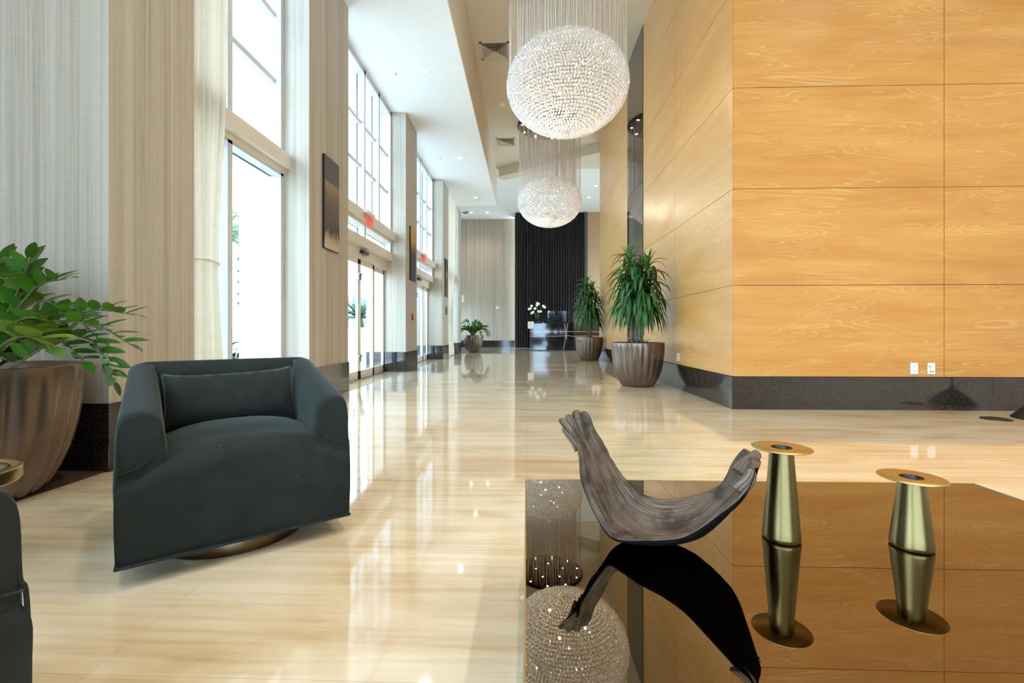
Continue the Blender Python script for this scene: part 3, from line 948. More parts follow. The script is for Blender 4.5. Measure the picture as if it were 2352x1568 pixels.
wallplate('fire_alarm_pull', XC + 0.001, 11.12, 1.29, 0.13, 0.16, 'red', 'red fire alarm pull station on the column between the doors', 'fire alarm', '+x', 'pull')
wallplate('wall_sign', XC + 0.001, 15.85, 1.66, 0.30, 0.29, 'dark', 'small square black sign below the farthest painting', 'sign', '+x', 'sign')
t = wallplate('wall_thermostat', -1.75, 26.799, 2.33, 0.15, 0.17, 'plate', 'small white thermostat on the grey back wall', 'thermostat', '-y')
t = wallplate('wall_speaker', -3.78, 26.799, 2.86, 0.14, 0.42, 'plate', 'tall white wall box at the left end of the back wall', 'wall box', '-y')

# ------------------------------------------------------------------ reception desk
DY = 22.05
t = thing('reception_desk', 'black marble reception desk with gold veins in front of the black curtain', 'desk', (0, 0, 0))
m = MB(); m.box(0.16, 3.5, DY, DY + 0.06, 0.03, 1.30); m.build('front_panel', 'desk', t, bevel=0.003)
m = MB(); m.box(0.16, 0.22, DY + 0.06, DY + 1.3, 0.03, 1.30); m.build('side_panel', 'desk', t, bevel=0.003)
m = MB(); m.box(3.44, 3.5, DY + 0.06, DY + 1.3, 0.03, 1.30); m.build('side_panel', 'desk', t, bevel=0.003)
m = MB(); m.box(0.14, 3.52, DY - 0.02, DY + 0.42, 1.30, 1.325); m.build('counter_top', 'desk', t, bevel=0.003)
m = MB(); m.box(0.2, 3.46, DY + 0.42, DY + 1.25, 0.78, 0.82); m.build('work_surface', 'desk', t)
m = MB(); m.box(0.2, 3.46, DY + 0.03, DY + 1.2, 0.0, 0.035); m.build('plinth', 'dark', t)
for i, (x0, x1, s_) in enumerate(((1.02, 2.05, 'wide glossy monitor on the reception desk beside the orchid'), (2.12, 2.65, 'smaller glossy monitor on the reception desk behind the plant'))):
    t = thing('computer_monitor', s_, 'monitor', ((x0 + x1) / 2, DY + 0.30, 1.325), 0, 'desk monitors')
    w_ = (x1 - x0) / 2
    m = MB(); m.box(-w_, w_, 0, 0.03, 0.05, 0.62); m.build('bezel', 'dark', t, bevel=0.004)
    m = MB(); m.box(-w_ + 0.01, w_ - 0.01, -0.003, 0.0, 0.065, 0.61); m.build('screen', 'screen', t)
    m = MB(); m.box(-0.03, 0.03, 0.03, 0.06, 0.0, 0.2); m.box(-0.14, 0.14, -0.04, 0.10, 0, 0.012); m.build('stand', 'dark', t)
t = thing('desk_sign', 'small white notice in a stand at the left end of the reception desk', 'sign', (0.19, DY - 0.06, 1.07))
m = MB(); m.box(-0.14, 0.14, -0.004, 0.004, 0.0, 0.34); m.build('sign_card', 'plate', t)
m = MB()
for k in range(6): m.box(-0.10, 0.10 - 0.03 * (k % 3), -0.006, -0.004, 0.06 + k * 0.04, 0.07 + k * 0.04)
m.build('printed_lines', 'grey', t)
m = MB(); m.box(-0.02, 0.02, 0.004, 0.04, 0.24, 0.28); m.build('bracket', 'grey', t)
# orchid
t = thing('potted_orchid', 'white orchid in a low pot on the left end of the reception desk', 'orchid', (0.47, DY + 0.2, 1.325))
m = MB(); m.lathe([(0.001, 0), (0.15, 0), (0.19, 0.05), (0.20, 0.10), (0.185, 0.10), (0.17, 0.06), (0.001, 0.06)], n=28); m.build('pot', 'dark', t)
def leaf_strip(mb, base, d, up, L, wd, droop, n=5, mi=0, fold=0.25, tipw=0.0, grav=True):
    """arching blade: grows along d and bends to -z"""
    p = Vector(base); d = Vector(d).normalized()
    pts = []
    dirs = []
    for i in range(n + 1):
        pts.append(p.copy()); dirs.append(d.copy())
        p = p + d * (L / n)
        d = (d + Vector((0, 0, -droop / n))).normalized()
    o = len(mb.v); fs = []
    for i, (q, dd) in enumerate(zip(pts, dirs)):
        f = i / n
        w_ = wd * 0.5 * (math.sin(PI * min(1, (0.12 + 0.88 * f) ** 0.8)) ** 0.75 if f < 1 else tipw)
        side = dd.cross(Vector(up)); 
        if side.length < 1e-3: side = dd.orthogonal()
        side.normalize(); nrm = side.cross(dd).normalized()
        mb.v.append(tuple(q - side * w_ + nrm * w_ * fold)); mb.v.append(tuple(q)); mb.v.append(tuple(q + side * w_ + nrm * w_ * fold))
    for i in range(n):
        a = o + 3 * i
        for k in (0, 1):
            mb.f.append((a + k, a + k + 1, a + k + 4, a + k + 3)); mb.mi.append(mi); mb.sm.append(True)
m = MB()
for k in range(12):
    a = 2 * PI * k / 12
    leaf_strip(m, (0, 0, 0.08), (math.cos(a), math.sin(a), 0.9), (0, 0, 1), 0.30, 0.09, 1.4)
for k in range(8):
    a = 2 * PI * k / 8
    leaf_strip(m, (0.05, 0, 0.1), (0.35 * math.cos(a), 0.35 * math.sin(a), 1.0), (0, 0, 1), 0.45, 0.05, 0.4)
m.build('leaves', 'zz', t)
blo = []
for sx, tips in ((-0.08, [(-0.24, 0.85), (-0.30, 0.72), (-0.36, 0.70), (-0.17, 0.55), (-0.23, 0.50)]), (0.03, [(0.04, 0.98), (0.10, 0.95), (0.02, 0.88)]), (0.10, [(0.40, 0.78), (0.33, 0.84), (0.20, 0.58), (0.10, 0.58), (-0.07, 0.72)])):
    m = MB(); tp = tips[0]
    m.tube(bez([(sx * 0.4, 0, 0.06), (sx, 0, 0.5), (tp[0] * 0.7 + sx * 0.3, -0.02, tp[1]), (tp[0], -0.04, tp[1])], 10), 0.008, 6)
    m.build('stem', 'zzstem', t)
    blo += tips
for (bx_, bz_) in blo:
    m = MB()
    for k in range(5):
        a = 2 * PI * k / 5 + 0.3
        m.ellipsoid((bx_ + 0.038 * math.cos(a), -0.04, bz_ + 0.034 * math.sin(a)), 0.034, 0.012, 0.032, 10, 6)
    m.ellipsoid((bx_, -0.055, bz_), 0.015, 0.015, 0.015, 8, 6)
    m.build('blossom', 'petal', t)
m = MB(); m.lathe([(0.001, 0), (0.05, 0), (0.05, 0.05), (0.001, 0.055)], c=(0.78, DY + 0.12, 1.325), n=20)
tag(m.build('desk_bell', 'grey'), 'small silver bell on the reception desk right of the orchid', 'bell')

# receptionist, seated behind the desk
per = thing('person', 'seated person in dark jacket behind the reception desk, partly hidden by plant', 'person', (2.75, DY + 1.0, 0))
sk = bpy.data.meshes.new('body')
vv = [(0, 0.10, 0.62), (0, 0.08, 0.85), (0, 0.04, 1.12), (0, 0.02, 1.30), (0, 0.0, 1.38), (0, -0.01, 1.46), (0, -0.015, 1.56),
      (-0.19, 0.02, 1.25), (-0.24, -0.06, 1.02), (-0.16, -0.30, 0.88), (-0.10, -0.38, 0.87),
      (0.19, 0.02, 1.25), (0.24, -0.06, 1.02), (0.16, -0.30, 0.88), (0.10, -0.38, 0.87),
      (-0.10, 0.02, 0.58), (-0.12, -0.40, 0.56), (-0.12, -0.42, 0.12), (0.10, 0.02, 0.58), (0.12, -0.40, 0.56), (0.12, -0.42, 0.12),
      (-0.12, -0.55, 0.06), (0.12, -0.55, 0.06)]
ee = [(0, 1), (1, 2), (2, 3), (3, 4), (4, 5), (5, 6), (3, 7), (7, 8), (8, 9), (9, 10), (3, 11), (11, 12), (12, 13), (13, 14), (0, 15), (15, 16), (16, 17), (0, 18), (18, 19), (19, 20), (17, 21), (20, 22)]
rad = [.15, .14, .15, .10, .055, .075, .085, .07, .05, .038, .03, .07, .05, .038, .03, .10, .07, .045, .10, .07, .045, .035, .035]
sk.from_pydata(vv, ee, [])
bo = bpy.data.objects.new('body', sk); COL.objects.link(bo); bo.parent = per
md = bo.modifiers.new('skin', 'SKIN')
for sv, r_ in zip(sk.skin_vertices[0].data, rad): sv.radius = (r_, r_)
sk.skin_vertices[0].data[0].use_root = True
md2 = bo.modifiers.new('sub', 'SUBSURF'); md2.levels = 2; md2.render_levels = 2
sk.materials.append(M['skin'])
m = MB(); m.ellipsoid((0, 0.012, 1.60), 0.098, 0.105, 0.10, 20, 12); m.ellipsoid((0, 0.06, 1.55), 0.085, 0.07, 0.12, 16, 10); m.build('hair', 'hair', per)
m = MB()
m.lathe([(0.16, 0.55), (0.20, 0.7), (0.185, 0.9), (0.21, 1.12), (0.20, 1.25), (0.13, 1.34), (0.075, 1.39)], c=(0, 0.05, 0), n=28, mod=lambda a, z: 1.0 - 0.28 * abs(math.sin(a)))
for s_ in (-1, 1):
    m.tube(bez([(s_ * 0.15, 0.03, 1.29), (s_ * 0.22, 0.02, 1.22), (s_ * 0.26, -0.06, 1.02), (s_ * 0.17, -0.29, 0.89)], 10), [.085, .085, .082, .078, .074, .07, .066, .062, .058, .052, .05], 12)
m.build('jacket', 'shirt', per)
m = MB(); m.ellipsoid((-0.032, -0.088, 1.565), 0.010, 0.006, 0.006, 8, 6); m.ellipsoid((0.032, -0.088, 1.565), 0.010, 0.006, 0.006, 8, 6); m.build('eyes', 'dark', per)
m = MB(); m.ellipsoid((0, -0.105, 1.545), 0.013, 0.018, 0.022, 10, 6); m.build('nose', 'skin', per)
m = MB(); m.ellipsoid((0, -0.09, 1.512), 0.024, 0.008, 0.006, 10, 6); m.build('lips', 'red', per)

t = thing('desk_chair', 'black desk chair behind the reception desk carrying the seated person', 'chair', (2.75, DY + 1.0, 0))
m = MB(); m.box(-0.24, 0.24, -0.32, 0.16, 0.40, 0.455); m.build('seat', 'dark', t, bevel=0.015)
m = MB(); m.box(-0.22, 0.22, 0.25, 0.29, 0.50, 0.98); m.build('backrest', 'dark', t, bevel=0.012)
m = MB(); m.tube([(0, 0.0, 0.04), (0, 0.0, 0.41)], 0.03, 12); m.tube([(0, 0.05, 0.41), (0, 0.27, 0.43), (0, 0.28, 0.55)], 0.018, 8); m.build('stem', 'grey', t)
m = MB()
for k in range(5):
    a = 2 * PI * k / 5
    m.tube([(0, 0, 0.07), (0.28 * math.cos(a), 0.28 * math.sin(a), 0.03)], 0.02, 8)
m.build('base', 'dark', t)

# ------------------------------------------------------------------ planters and plants
PP = [(0.235, 0.0), (0.27, 0.01), (0.305, 0.06), (0.345, 0.14), (0.385, 0.25), (0.415, 0.38), (0.435, 0.52), (0.446, 0.66), (0.45, 0.745), (0.447, 0.755), (0.435, 0.752), (0.425, 0.70), (0.42, 0.66)]
def flute(t, z):
    k = max(0.0, 1 - max(0, (z - 0.62)) / 0.12)
    return 1 + 0.045 * k * (abs(math.cos(11 * t)) - 0.7)
def pot(parent, s=1.0):
    m = MB(); m.lathe([(r * s, z * s) for r, z in PP], n=176, mod=lambda t, z: flute(t, z / s), cap0=True)
    m.build('planter', 'pot', parent)
    m = MB(); m.lathe([(0.001, 0.70 * s), (0.2 * s, 0.705 * s), (0.432 * s, 0.69 * s)], n=40); m.build('soil', 'soil', parent)
def zz_frond(pts, nleaf, L, wd, mats=('zzstem', 'zz'), parent=None, name='frond', start=0.25, tip_big=1.0):
    mb = MB()
    nleaf = int(nleaf * 1.25)
    cp = bez(pts, 24)
    mb.tube(cp, [0.011 - 0.008 * i / 24 for i in range(25)], 7, mi=0)
    up0 = Vector((0, 0, 1))
    for k in range(nleaf):
        f = start + (1 - start) * k / (nleaf - 1)
        i = min(23, int(f * 24)); fr = f * 24 - i
        p = cp[i].lerp(cp[i + 1], min(1, fr)); tg = (cp[i + 1] - cp[i]).normalized()
        side = tg.cross(up0)
        if side.length < 0.2: side = tg.orthogonal()
        side.normalize()
        nrm = side.cross(tg).normalized()
        s_ = 1 if k % 2 else -1
        sz = (0.75 + 0.25 * math.sin(PI * min(1, f * 0.9))) * R.uniform(0.85, 1.12) * tip_big
        d = (tg * 0.75 + side * s_ * R.uniform(0.55, 0.8) + nrm * R.uniform(0.35, 0.75)).normalized()
        if k == nleaf - 1: d = tg
        leaf_strip(mb, p, d, nrm + side * R.uniform(-.3, .3), L * sz * 1.12, wd * sz * 1.25, R.uniform(0.0, 0.35), 5, 1, 0.22)
    return mb.build(name, list(mats), parent)
def W0(o, px, py, d): return W(px, py, d) - Vector(o)
# big plant beside the first column
o0 = (-3.10, 2.47, 0.008)
t = thing('zz_plant', 'large leafy green plant in a fluted bronze planter at the left frame edge', 'plant', o0, 0, 'low leafy planters')
pot(t, 0.99)
bs = (0.0, 0.0, 0.68)
fr = [
    ([(-30, 800, 2.5), (5, 740, 2.42), (45, 660, 2.36), (68, 590, 2.3)], 15, 0.115, 0.046),
    ([(-30, 790, 2.5), (20, 735, 2.42), (85, 658, 2.36), (150, 640, 2.3)], 13, 0.12, 0.044),
    ([(-10, 800, 2.55), (60, 695, 2.5), (150, 712, 2.45), (225, 775, 2.4)], 14, 0.115, 0.05),
    ([(0, 810, 2.5), (110, 740, 2.42), (215, 712, 2.35), (305, 722, 2.3)], 16, 0.105, 0.045),
    ([(0, 800, 2.45), (120, 772, 2.35), (215, 785, 2.3), (262, 878, 2.28)], 20, 0.10, 0.046),
    ([(0, 810, 2.4), (100, 742, 2.3), (220, 748, 2.2), (298, 790, 2.15)], 15, 0.10, 0.045),
    ([(0, 800, 2.4), (80, 760, 2.3), (150, 790, 2.25), (195, 832, 2.22)], 13, 0.10, 0.05),
    ([(-10, 800, 2.5), (70, 740, 2.6), (140, 715, 2.65), (200, 740, 2.66)], 12, 0.12, 0.055),
    ([(-50, 790, 2.5), (-40, 700, 2.45), (-30, 650, 2.4), (10, 590, 2.35)], 13, 0.12, 0.05),
    ([(-70, 780, 2.5), (-60, 690, 2.3), (-20, 640, 2.2), (20, 640, 2.15)], 13, 0.12, 0.05),
    ([(-40, 800, 2.4), (0, 760, 2.3), (60, 730, 2.2), (110, 735, 2.15)], 12, 0.12, 0.05),
    ([(-20, 820, 2.4), (40, 830, 2.3), (70, 815, 2.25), (95, 800, 2.2)], 8, 0.10, 0.05),
    ([(10, 830, 2.5), (60, 800, 2.45), (120, 795, 2.4), (160, 760, 2.4)], 12, 0.115, 0.052),
]
for pts, n_, L_, w_ in fr:
    zz_frond([bs] + [W0(o0, *p) for p in pts], n_, L_, w_, parent=t)
zz_frond([bs] + [W0(o0, *p) for p in [(0, 800, 2.3), (40, 775, 2.15), (80, 775, 2.08), (118, 800, 2.02)]], 9, 0.135, 0.066, ('zzstem', 'zzy'), t, start=0.5)
for k in range(6):
    a = 2.0 + k * 0.6; r_ = R.uniform(0.35, 0.6)
    zz_frond([bs, (r_ * 0.3 * math.cos(a), r_ * .3 * math.sin(a), 1.0), (min(r_ * 0.8 * math.cos(a), 9), min(r_ * 0.8 * math.sin(a), .35), 1.25), (r_ * math.cos(a), min(r_ * math.sin(a), .42), 1.35)], 14, 0.115, 0.05, parent=t)
# far ZZ plant
t = thing('zz_plant', 'low leafy green plant in a fluted bronze planter in front of the back wall', 'plant', (-2.41, 20.4, 0.008), 0, 'low leafy planters')
pot(t)
for k in range(26):
    a = 2 * PI * k / 26 + R.uniform(-.15, .15); r_ = R.uniform(0.45, 0.85); h = R.uniform(1.0, 1.38) if r_ < 0.68 else R.uniform(0.72, 1.1)
    zz_frond([bs, (r_ * .3 * math.cos(a), r_ * .3 * math.sin(a), 0.95), (r_ * .75 * math.cos(a), r_ * .75 * math.sin(a), max(h, 1.0)), (r_ * math.cos(a), r_ * math.sin(a), h)], 12, 0.15, 0.07, parent=t)
zz_frond([bs, (-0.2, 0, 1.0), (-0.42, 0, 1.25), (-0.55, 0, 1.30)], 10, 0.13, 0.04, parent=t)
# tall dracaenas
def dracaena(loc, label, seed, H, big):
    rr = random.Random(seed)
    t = thing('dracaena_plant', label, 'plant', loc, 0, 'tall planters by the oak wall')
    pot(t)
    heads = []
    for k in range(7):
        a = 2 * PI * k / 7 + rr.uniform(-.3, .3); r0 = rr.uniform(0.03, 0.10); r1 = r0 + rr.uniform(0.02, 0.16)
        zt = H * (0.74 + 0.20 * ((k * 3) % 7) / 6)
        p = [(r0 * math.cos(a), r0 * math.sin(a), 0.68), (r0 * 1.1 * math.cos(a + .2), r0 * 1.1 * math.sin(a + .2), 1.1), (r1 * math.cos(a), r1 * math.sin(a), zt)]
        m = MB(); m.tube(bez(p, 12), 0.014, 8); m.build('cane', 'cane', t)
        heads.append(Vector(p[-1]))
        heads_z = zt
        # leaves along the upper part of each cane
        m = MB()
        cp = bez(p, 20)
        nl = 44
        for j in range(nl):
            f = j / nl
            base = cp[min(20, int(13 + 7.3 * f))]
            an = j * 2.399 + rr.uniform(-.3, .3)
            el = 0.35 + 0.8 * f ** 2 + rr.uniform(-.2, .25)
            d = Vector((math.cos(an) * math.cos(el), math.sin(an) * math.cos(el), math.sin(el)))
            L = rr.uniform(0.55, 0.78) * (1.0 - 0.40 * f ** 2)
            dr = rr.uniform(3.0, 4.6) * (1 - 0.25 * f)
            leaf_strip(m, base, d, (0, 0, 1), L, rr.uniform(0.055, 0.078), dr, 9, 0, 0.3)
        for j in range(10):
            an = j * 2.399; el = rr.uniform(1.0, 1.4)
            d = Vector((math.cos(an) * math.cos(el), math.sin(an) * math.cos(el), math.sin(el)))
            leaf_strip(m, cp[-1], d, (0, 0, 1), rr.uniform(0.2, 0.34), 0.045, 0.5, 6, 0, 0.4)
        mx_ = XR - 0.02 - loc[0]
        m.v = [(min(v_[0], mx_ - 0.002 * (i_ % 3)), v_[1], v_[2]) for i_, v_ in enumerate(m.v)]
        m.build('leaf_crown', 'drac', t)
    # a small low sprout at the pot rim
    m = MB()
    for j in range(5):
        leaf_strip(m, (0.05 * j - 0.1, -0.05, 0.70), (math.cos(j * 1.7), math.sin(j * 1.7), 1.2), (0, 0, 1), 0.22, 0.03, 0.9, 5)
    m.build('sprout', 'drac', t)
    return t
dracaena((1.93, 8.0, 0), 'tall drooping leafy plant in a fluted planter beside the oak wall, nearest', 11, 2.38, 1)
dracaena((2.02, 14.85, 0), 'tall drooping leafy plant in a fluted planter, the one hiding the reception desk', 5, 2.68, 0)

# ------------------------------------------------------------------ armchair
def armchair(label, loc, rz):
    t = thing('swivel_armchair', label, 'armchair', loc, rz, 'dark velvet swivel armchairs')
    Wd, D = 0.418, 0.79
    z0, za, zb = 0.085, 0.640, 0.79
    # outer plan path (front left -> back -> front right)
    path = []
    rc = 0.10
    path += [(-Wd, y) for y in [0.0, 0.004, 0.02, 0.05, 0.10, 0.2, 0.3, 0.4, 0.5, 0.6, D - rc]]
    for i in range(1, 8):
        a = PI - (PI / 2) * i / 8
        path.append((-Wd + rc + rc * math.cos(a), D - rc + rc * math.sin(a)))
    path += [(x, D) for x in (-Wd + rc, -0.2, -0.1, 0.0, 0.1, 0.2, Wd - rc)]
    for i in range(1, 8):
        a = PI / 2 - (PI / 2) * i / 8
        path.append((Wd - rc + rc * math.cos(a), D - rc + rc * math.sin(a)))
    path += [(Wd, y) for y in [D - rc, 0.6, 0.5, 0.4, 0.3, 0.2, 0.10, 0.05, 0.02, 0.004, 0.0]]
    rings = []
    for k, (x, y) in enumerate(path):
        # inward normal
        if k in (0, len(path) - 1):
            nx, ny = (1, 0) if x < 0 else (-1, 0)
        else:
            ax, ay = path[k - 1]; bx_, by_ = path[k + 1]
            tx, ty = bx_ - ax, by_ - ay; l = math.hypot(tx, ty); nx, ny = ty / l, -tx / l
        f = min(1.0, y / (D - rc))
        zt = za + (zb - za) * (f ** 1.05)
        th = 0.14 - 0.03 * f
        edge = min(k, len(path) - 1 - k)
        yy = y
        inset = 0.0
        if edge == 0: inset = 0.014
        elif edge == 1: inset = 0.006
        elif edge == 2: inset = 0.002
        ring = []
        bulge = 0.012
        prof = [(0.0, z0), (-bulge * 0.6, z0 + 0.15), (-bulge, (z0 + zt) / 2), (-bulge * 0.5, zt - 0.10), (0.0, zt - 0.035), (0.012, zt - 0.012), (0.035, zt), (th * 0.5, zt + 0.006), (th - 0.045, zt - 0.002), (th - 0.015, zt - 0.02), (th, zt - 0.055), (th + 0.012, zt - 0.15), (th + 0.012, 0.40), (th, 0.20), (th, z0)]
        for (o_, z) in prof:
            o2 = th / 2 + (o_ - th / 2) * (1 - 2 * inset / th)
            z2 = z - (inset if z > zt - 0.05 else 0)
            ring.append((x + nx * o2, yy + ny * o2, z2))
        rings.append(ring)
    m = MB(); m.rings(rings, 0, True, True, True, True)
    fr_ = m.build('padded_shell', 'fabric', t)
    # seat with waterfall front running down to the hem
    m = MB(); nx_ = 40
    grid = []
    for i in range(nx_ + 1):
        x = -Wd + 2 * Wd * i / nx_
        s_ = abs(x) / Wd
        inner = max(0.0, 1 - (abs(x) / 0.345) ** 2.6)
        ztop = 0.425 + 0.085 * inner ** 0.7
        crown = 0.028 * inner
        rr = 0.10
        e = 0.007 * max(0, (s_ - 0.93) / 0.07)
        col = [(x, 0.03, z0 - 0.002), (x, -0.010 + e, z0), (x, -0.020 + e, z0 + 0.03), (x, -0.026 + e, 0.2), (x, -0.030 + e, 0.32)]
        for j in range(0, 8):
            a = (PI / 2) * j / 7
            yo = -0.030 + e; 
            col.append((x, yo + rr * 1.2 * (1 - math.cos(a)), ztop - rr * 0.8 + rr * 0.8 * math.sin(a)))
        y2 = -0.03 + rr * 1.2
        for y in (0.14, 0.22, 0.32, 0.42, 0.52, 0.62, 0.70):
            f = (y - 0.09) / 0.6
            col.append((x, y, ztop + crown * math.sin(PI * min(1, f * 1.3 + 0.1)) - 0.03 * max(0, f - 0.5)))
        grid.append(col)
    m.rings(grid, 0, True, False)
    m.build('seat', 'fabric', t)
    # welt piping
    m = MB()
    for s_ in (-1, 1):
        m.tube(bez([(s_ * (Wd - 0.003), -0.010, z0), (s_ * (Wd + 0.001), -0.014, 0.25), (s_ * (Wd - 0.001), -0.010, 0.415), (s_ * (Wd - 0.003), 0.001, 0.45), (s_ * (Wd - 0.006), 0.003, 0.56), (s_ * (Wd - 0.016), 0.004, za - 0.035), (s_ * (Wd - 0.042), 0.005, za - 0.014), (s_ * (Wd - 0.09), 0.006, za - 0.014)], 30), 0.0045, 7)
        m.tube([(s_ * (Wd - 0.006), -0.010, 0.425), (s_ * (Wd - 0.06), -0.008, 0.438), (s_ * (Wd - 0.11), 0.0, 0.47)], 0.003, 6)
    m.tube([(-Wd, -0.018, z0), (Wd, -0.018, z0)], 0.006, 7)
    m.tube([(-Wd, -0.018, z0), (-Wd, D - rc, z0)], 0.006, 7); m.tube([(Wd, -0.018, z0), (Wd, D - rc, z0)], 0.006, 7)
    m.build('piping', 'fabric', t)
    m = MB(); m.box(-Wd + 0.01, Wd - 0.01, 0.0, D - 0.02, z0 - 0.004, z0 + 0.02); m.build('bottom_board', 'dark', t)
    m = MB(); m.lathe([(0.001, 0), (0.30, 0), (0.302, 0.004), (0.302, 0.076), (0.298, 0.081), (0.001, 0.081)], c=(0, 0.35, 0), n=64); m.build('swivel_base', 'bronze', t)
    return t
ang = math.atan2(0.539, 0.666)
FLc = Vector((-1.499, 1.610, 0)); FRc = Vector((-0.848, 2.137, 0))
cc = (FLc + FRc) / 2
armchair('dark green velvet swivel armchair with a lumbar cushion on the polished floor', (cc.x, cc.y, 0), ang)
armchair('grey green velvet armchair cut off by the left frame edge beside the brass table', (-1.03, 0.478, 0), PI / 2)
# lumbar cushion
def cushion():
    m = MB(); nu, nv = 40, 16
    a, b, c = 0.290, 0.140, 0.085
    rings = []
    for side in (1, -1):
        g = []
        for j in range(nv + 1):
            v = -1 + 2 * j / nv
            row = []
            for i in range(nu + 1):
                u = -1 + 2 * i / nu
                k = max(0.0, (1 - abs(u) ** 5)) ** 0.5 * max(0.0, (1 - abs(v) ** 3.2)) ** 0.55
                px = u * a * (1 - 0.05 * (1 - abs(v)) * 0) * (1 - 0.045 * (1 - v * v) * abs(u) ** 6)
                pz = v * b * (1 - 0.10 * (1 - u * u) * 0) * (1 - 0.09 * (1 - abs(u) ** 3))
                pz += 0.014 * v * abs(u) ** 8
                wr = 0.008 * noise.noise(Vector((u * 5, v * 3, side))) * k + 0.004 * math.sin(u * 30 + 3 * v) * (1 - k) * k * 3
                row.append((px, side * (c * k + wr) * (1 if side > 0 else 1), pz))
            g.append(row)
        m.rings(g if side < 0 else [list(reversed(r_)) for r_ in g], 0, True, False)
    return m
m = cushion()
loc = Vector((cc.x, cc.y, 0)) + Matrix.Rotation(ang, 3, 'Z') @ Vector((-0.002, 0.50, 0.615))
o = m.build('lumbar_cushion', 'fabric')
o.location = loc; o.rotation_euler = (math.radians(-22), math.radians(-1.5), ang)
tag(o, 'long dark green velvet cushion resting on the armchair seat', 'cushion')
md = o.modifiers.new('weld', 'WELD'); md.merge_threshold = 0.0005

# ------------------------------------------------------------------ brass drum side table
t = thing('side_table', 'round brass side table with a glass top at the left frame edge', 'side table', (-2.225, 1.66, 0))
m = MB(); m.lathe([(0.16, 0.345), (0.205, 0.35), (0.212, 0.36), (0.212, 0.402), (0.208, 0.406), (0.198, 0.406), (0.196, 0.397), (0.001, 0.392)], n=64, cap0=True); m.build('tray_top', 'gold', t)
m = MB(); m.lathe([(0.001, 0.394), (0.16, 0.394), (0.165, 0.401), (0.175, 0.401), (0.18, 0.394)], n=64); m.build('glass_inset', 'brass', t)
m = MB(); m.lathe([(0.02, 0.01), (0.018, 0.2), (0.02, 0.35)], n=20); m.build('stem', 'brass', t)
m = MB(); m.lathe([(0.001, 0.0), (0.12, 0), (0.12, 0.01), (0.02, 0.018)], n=48); m.build('base', 'brass', t)

# ------------------------------------------------------------------ mirror-topped coffee table
TZ = 0.385
t = thing('coffee_table', 'low square coffee table with a dark bronze mirrored top', 'coffee table', (0, 0, 0))
X0, X1, Y0, Y1 = -0.006, 1.655, 0.30, 1.742
m = MB(); m.box(X0 + 0.004, X1 - 0.004, Y0 + 0.004, Y1 - 0.004, TZ - 0.012, TZ); m.build('mirror_top', 'table', t)
m = MB()
m.box(X0, X0 + 0.004, Y0, Y1, TZ - 0.10, TZ + 0.0008); m.box(X0, X1, Y1 - 0.004, Y1, TZ - 0.10, TZ + 0.0008); m.box(X0, X1, Y0, Y0 + 0.004, TZ - 0.10, TZ + 0.0008)
m.build('apron', 'gold', t)
m = MB(); m.box(X1 - 0.004, X1 + 0.002, Y0, Y1, TZ - 0.012, TZ + 0.001); m.build('glass_edge', 'glassedge', t)
m = MB(); m.box(X0 + 0.02, X1 - 0.02, Y0 + 0.02, Y1 - 0.02, TZ - 0.10, TZ - 0.012); m.build('frame', 'bronze', t)
m = MB(); m.box(X0 + 0.25, X1 - 0.25, Y0 + 0.25, Y1 - 0.25, 0, TZ - 0.10); m.build('plinth', 'bronze', t)

def candle_holder(x, y, h, label, rb=0.047, rt=0.029, rd=0.073):
    t = thing('candle_holder', label, 'candle holder', (x, y, TZ + 0.0005), 0, 'brass candle holders on the coffee table')
    m = MB(); m.lathe([(rb - 0.003, 0), (rb, 0.004), (rb, 0.012), (rb - 0.002, 0.03), (rt + (rb - rt) * 0.42, h * 0.55), (rt, h - 0.006), (rt, h)], n=56, cap0=True); m.build('tapered_body', 'brass', t)
    m = MB(); m.lathe([(rt - 0.004, h - 0.001), (rd, h), (rd + 0.0008, h + 0.0012), (rd, h + 0.0024), (rt - 0.003, h + 0.0024)], n=72); m.build('flat_rim', 'gold', t)
    m = MB(); m.lathe([(rt - 0.003, h + 0.0022), (rt - 0.004, h - 0.012), (0.001, h - 0.014)], n=40); m.build('candle_socket', 'hole', t)
candle_holder(0.693, 1.262, 0.246, 'taller brass candle holder with a wide flat rim beside the driftwood')
candle_holder(1.008, 1.226, 0.180, 'shorter brass candle holder with a wide flat rim, near the table corner')

# ------------------------------------------------------------------ driftwood bowl
st = [  # A (lower/outer edge), B (upper/inner edge): measured points with distance, at the centre of thickness
    ((1308, 1000, 1.33), (1356, 980, 1.37)),
    ((1317, 1018, 1.31), (1368, 1000, 1.375)),
    ((1326, 1042, 1.27), (1383, 1022, 1.38)),
    ((1331, 1072, 1.24), (1398, 1052, 1.385)),
    ((1334, 1110, 1.22), (1415, 1082, 1.37)),
    ((1349, 1152, 1.2), (1434, 1108, 1.34)),
    ((1372, 1200, 1.185), (1456, 1130, 1.32)),
    ((1398, 1240, 1.174), (1482, 1148, 1.31)),
    ((1430, 1255, 1.14), (1512, 1157, 1.3)),
    ((1476, 1258, 1.105), (1548, 1157, 1.29)),
    ((1525, 1257, 1.08), (1582, 1150, 1.285)),
    ((1572, 1250, 1.055), (1610, 1143, 1.28)),
    ((1616, 1226, 1.035), (1637, 1132, 1.28)),
    ((1655, 1196, 1.022), (1655, 1122, 1.28)),
    ((1692, 1166, 1.012), (1668, 1104, 1.285)),
    ((1718, 1134, 1.02), (1680, 1080, 1.26)),
    ((1730, 1106, 1.03), (1696, 1056, 1.22)),
    ((1733, 1088, 1.04), (1712, 1042, 1.17)),
]
NS, NW = 150, 56
Ap = bez([W(*a) for a, b in st], NS); Bp = bez([W(*b) for a, b in st], NS)
m = MB(); grain = []
front, back = [], []
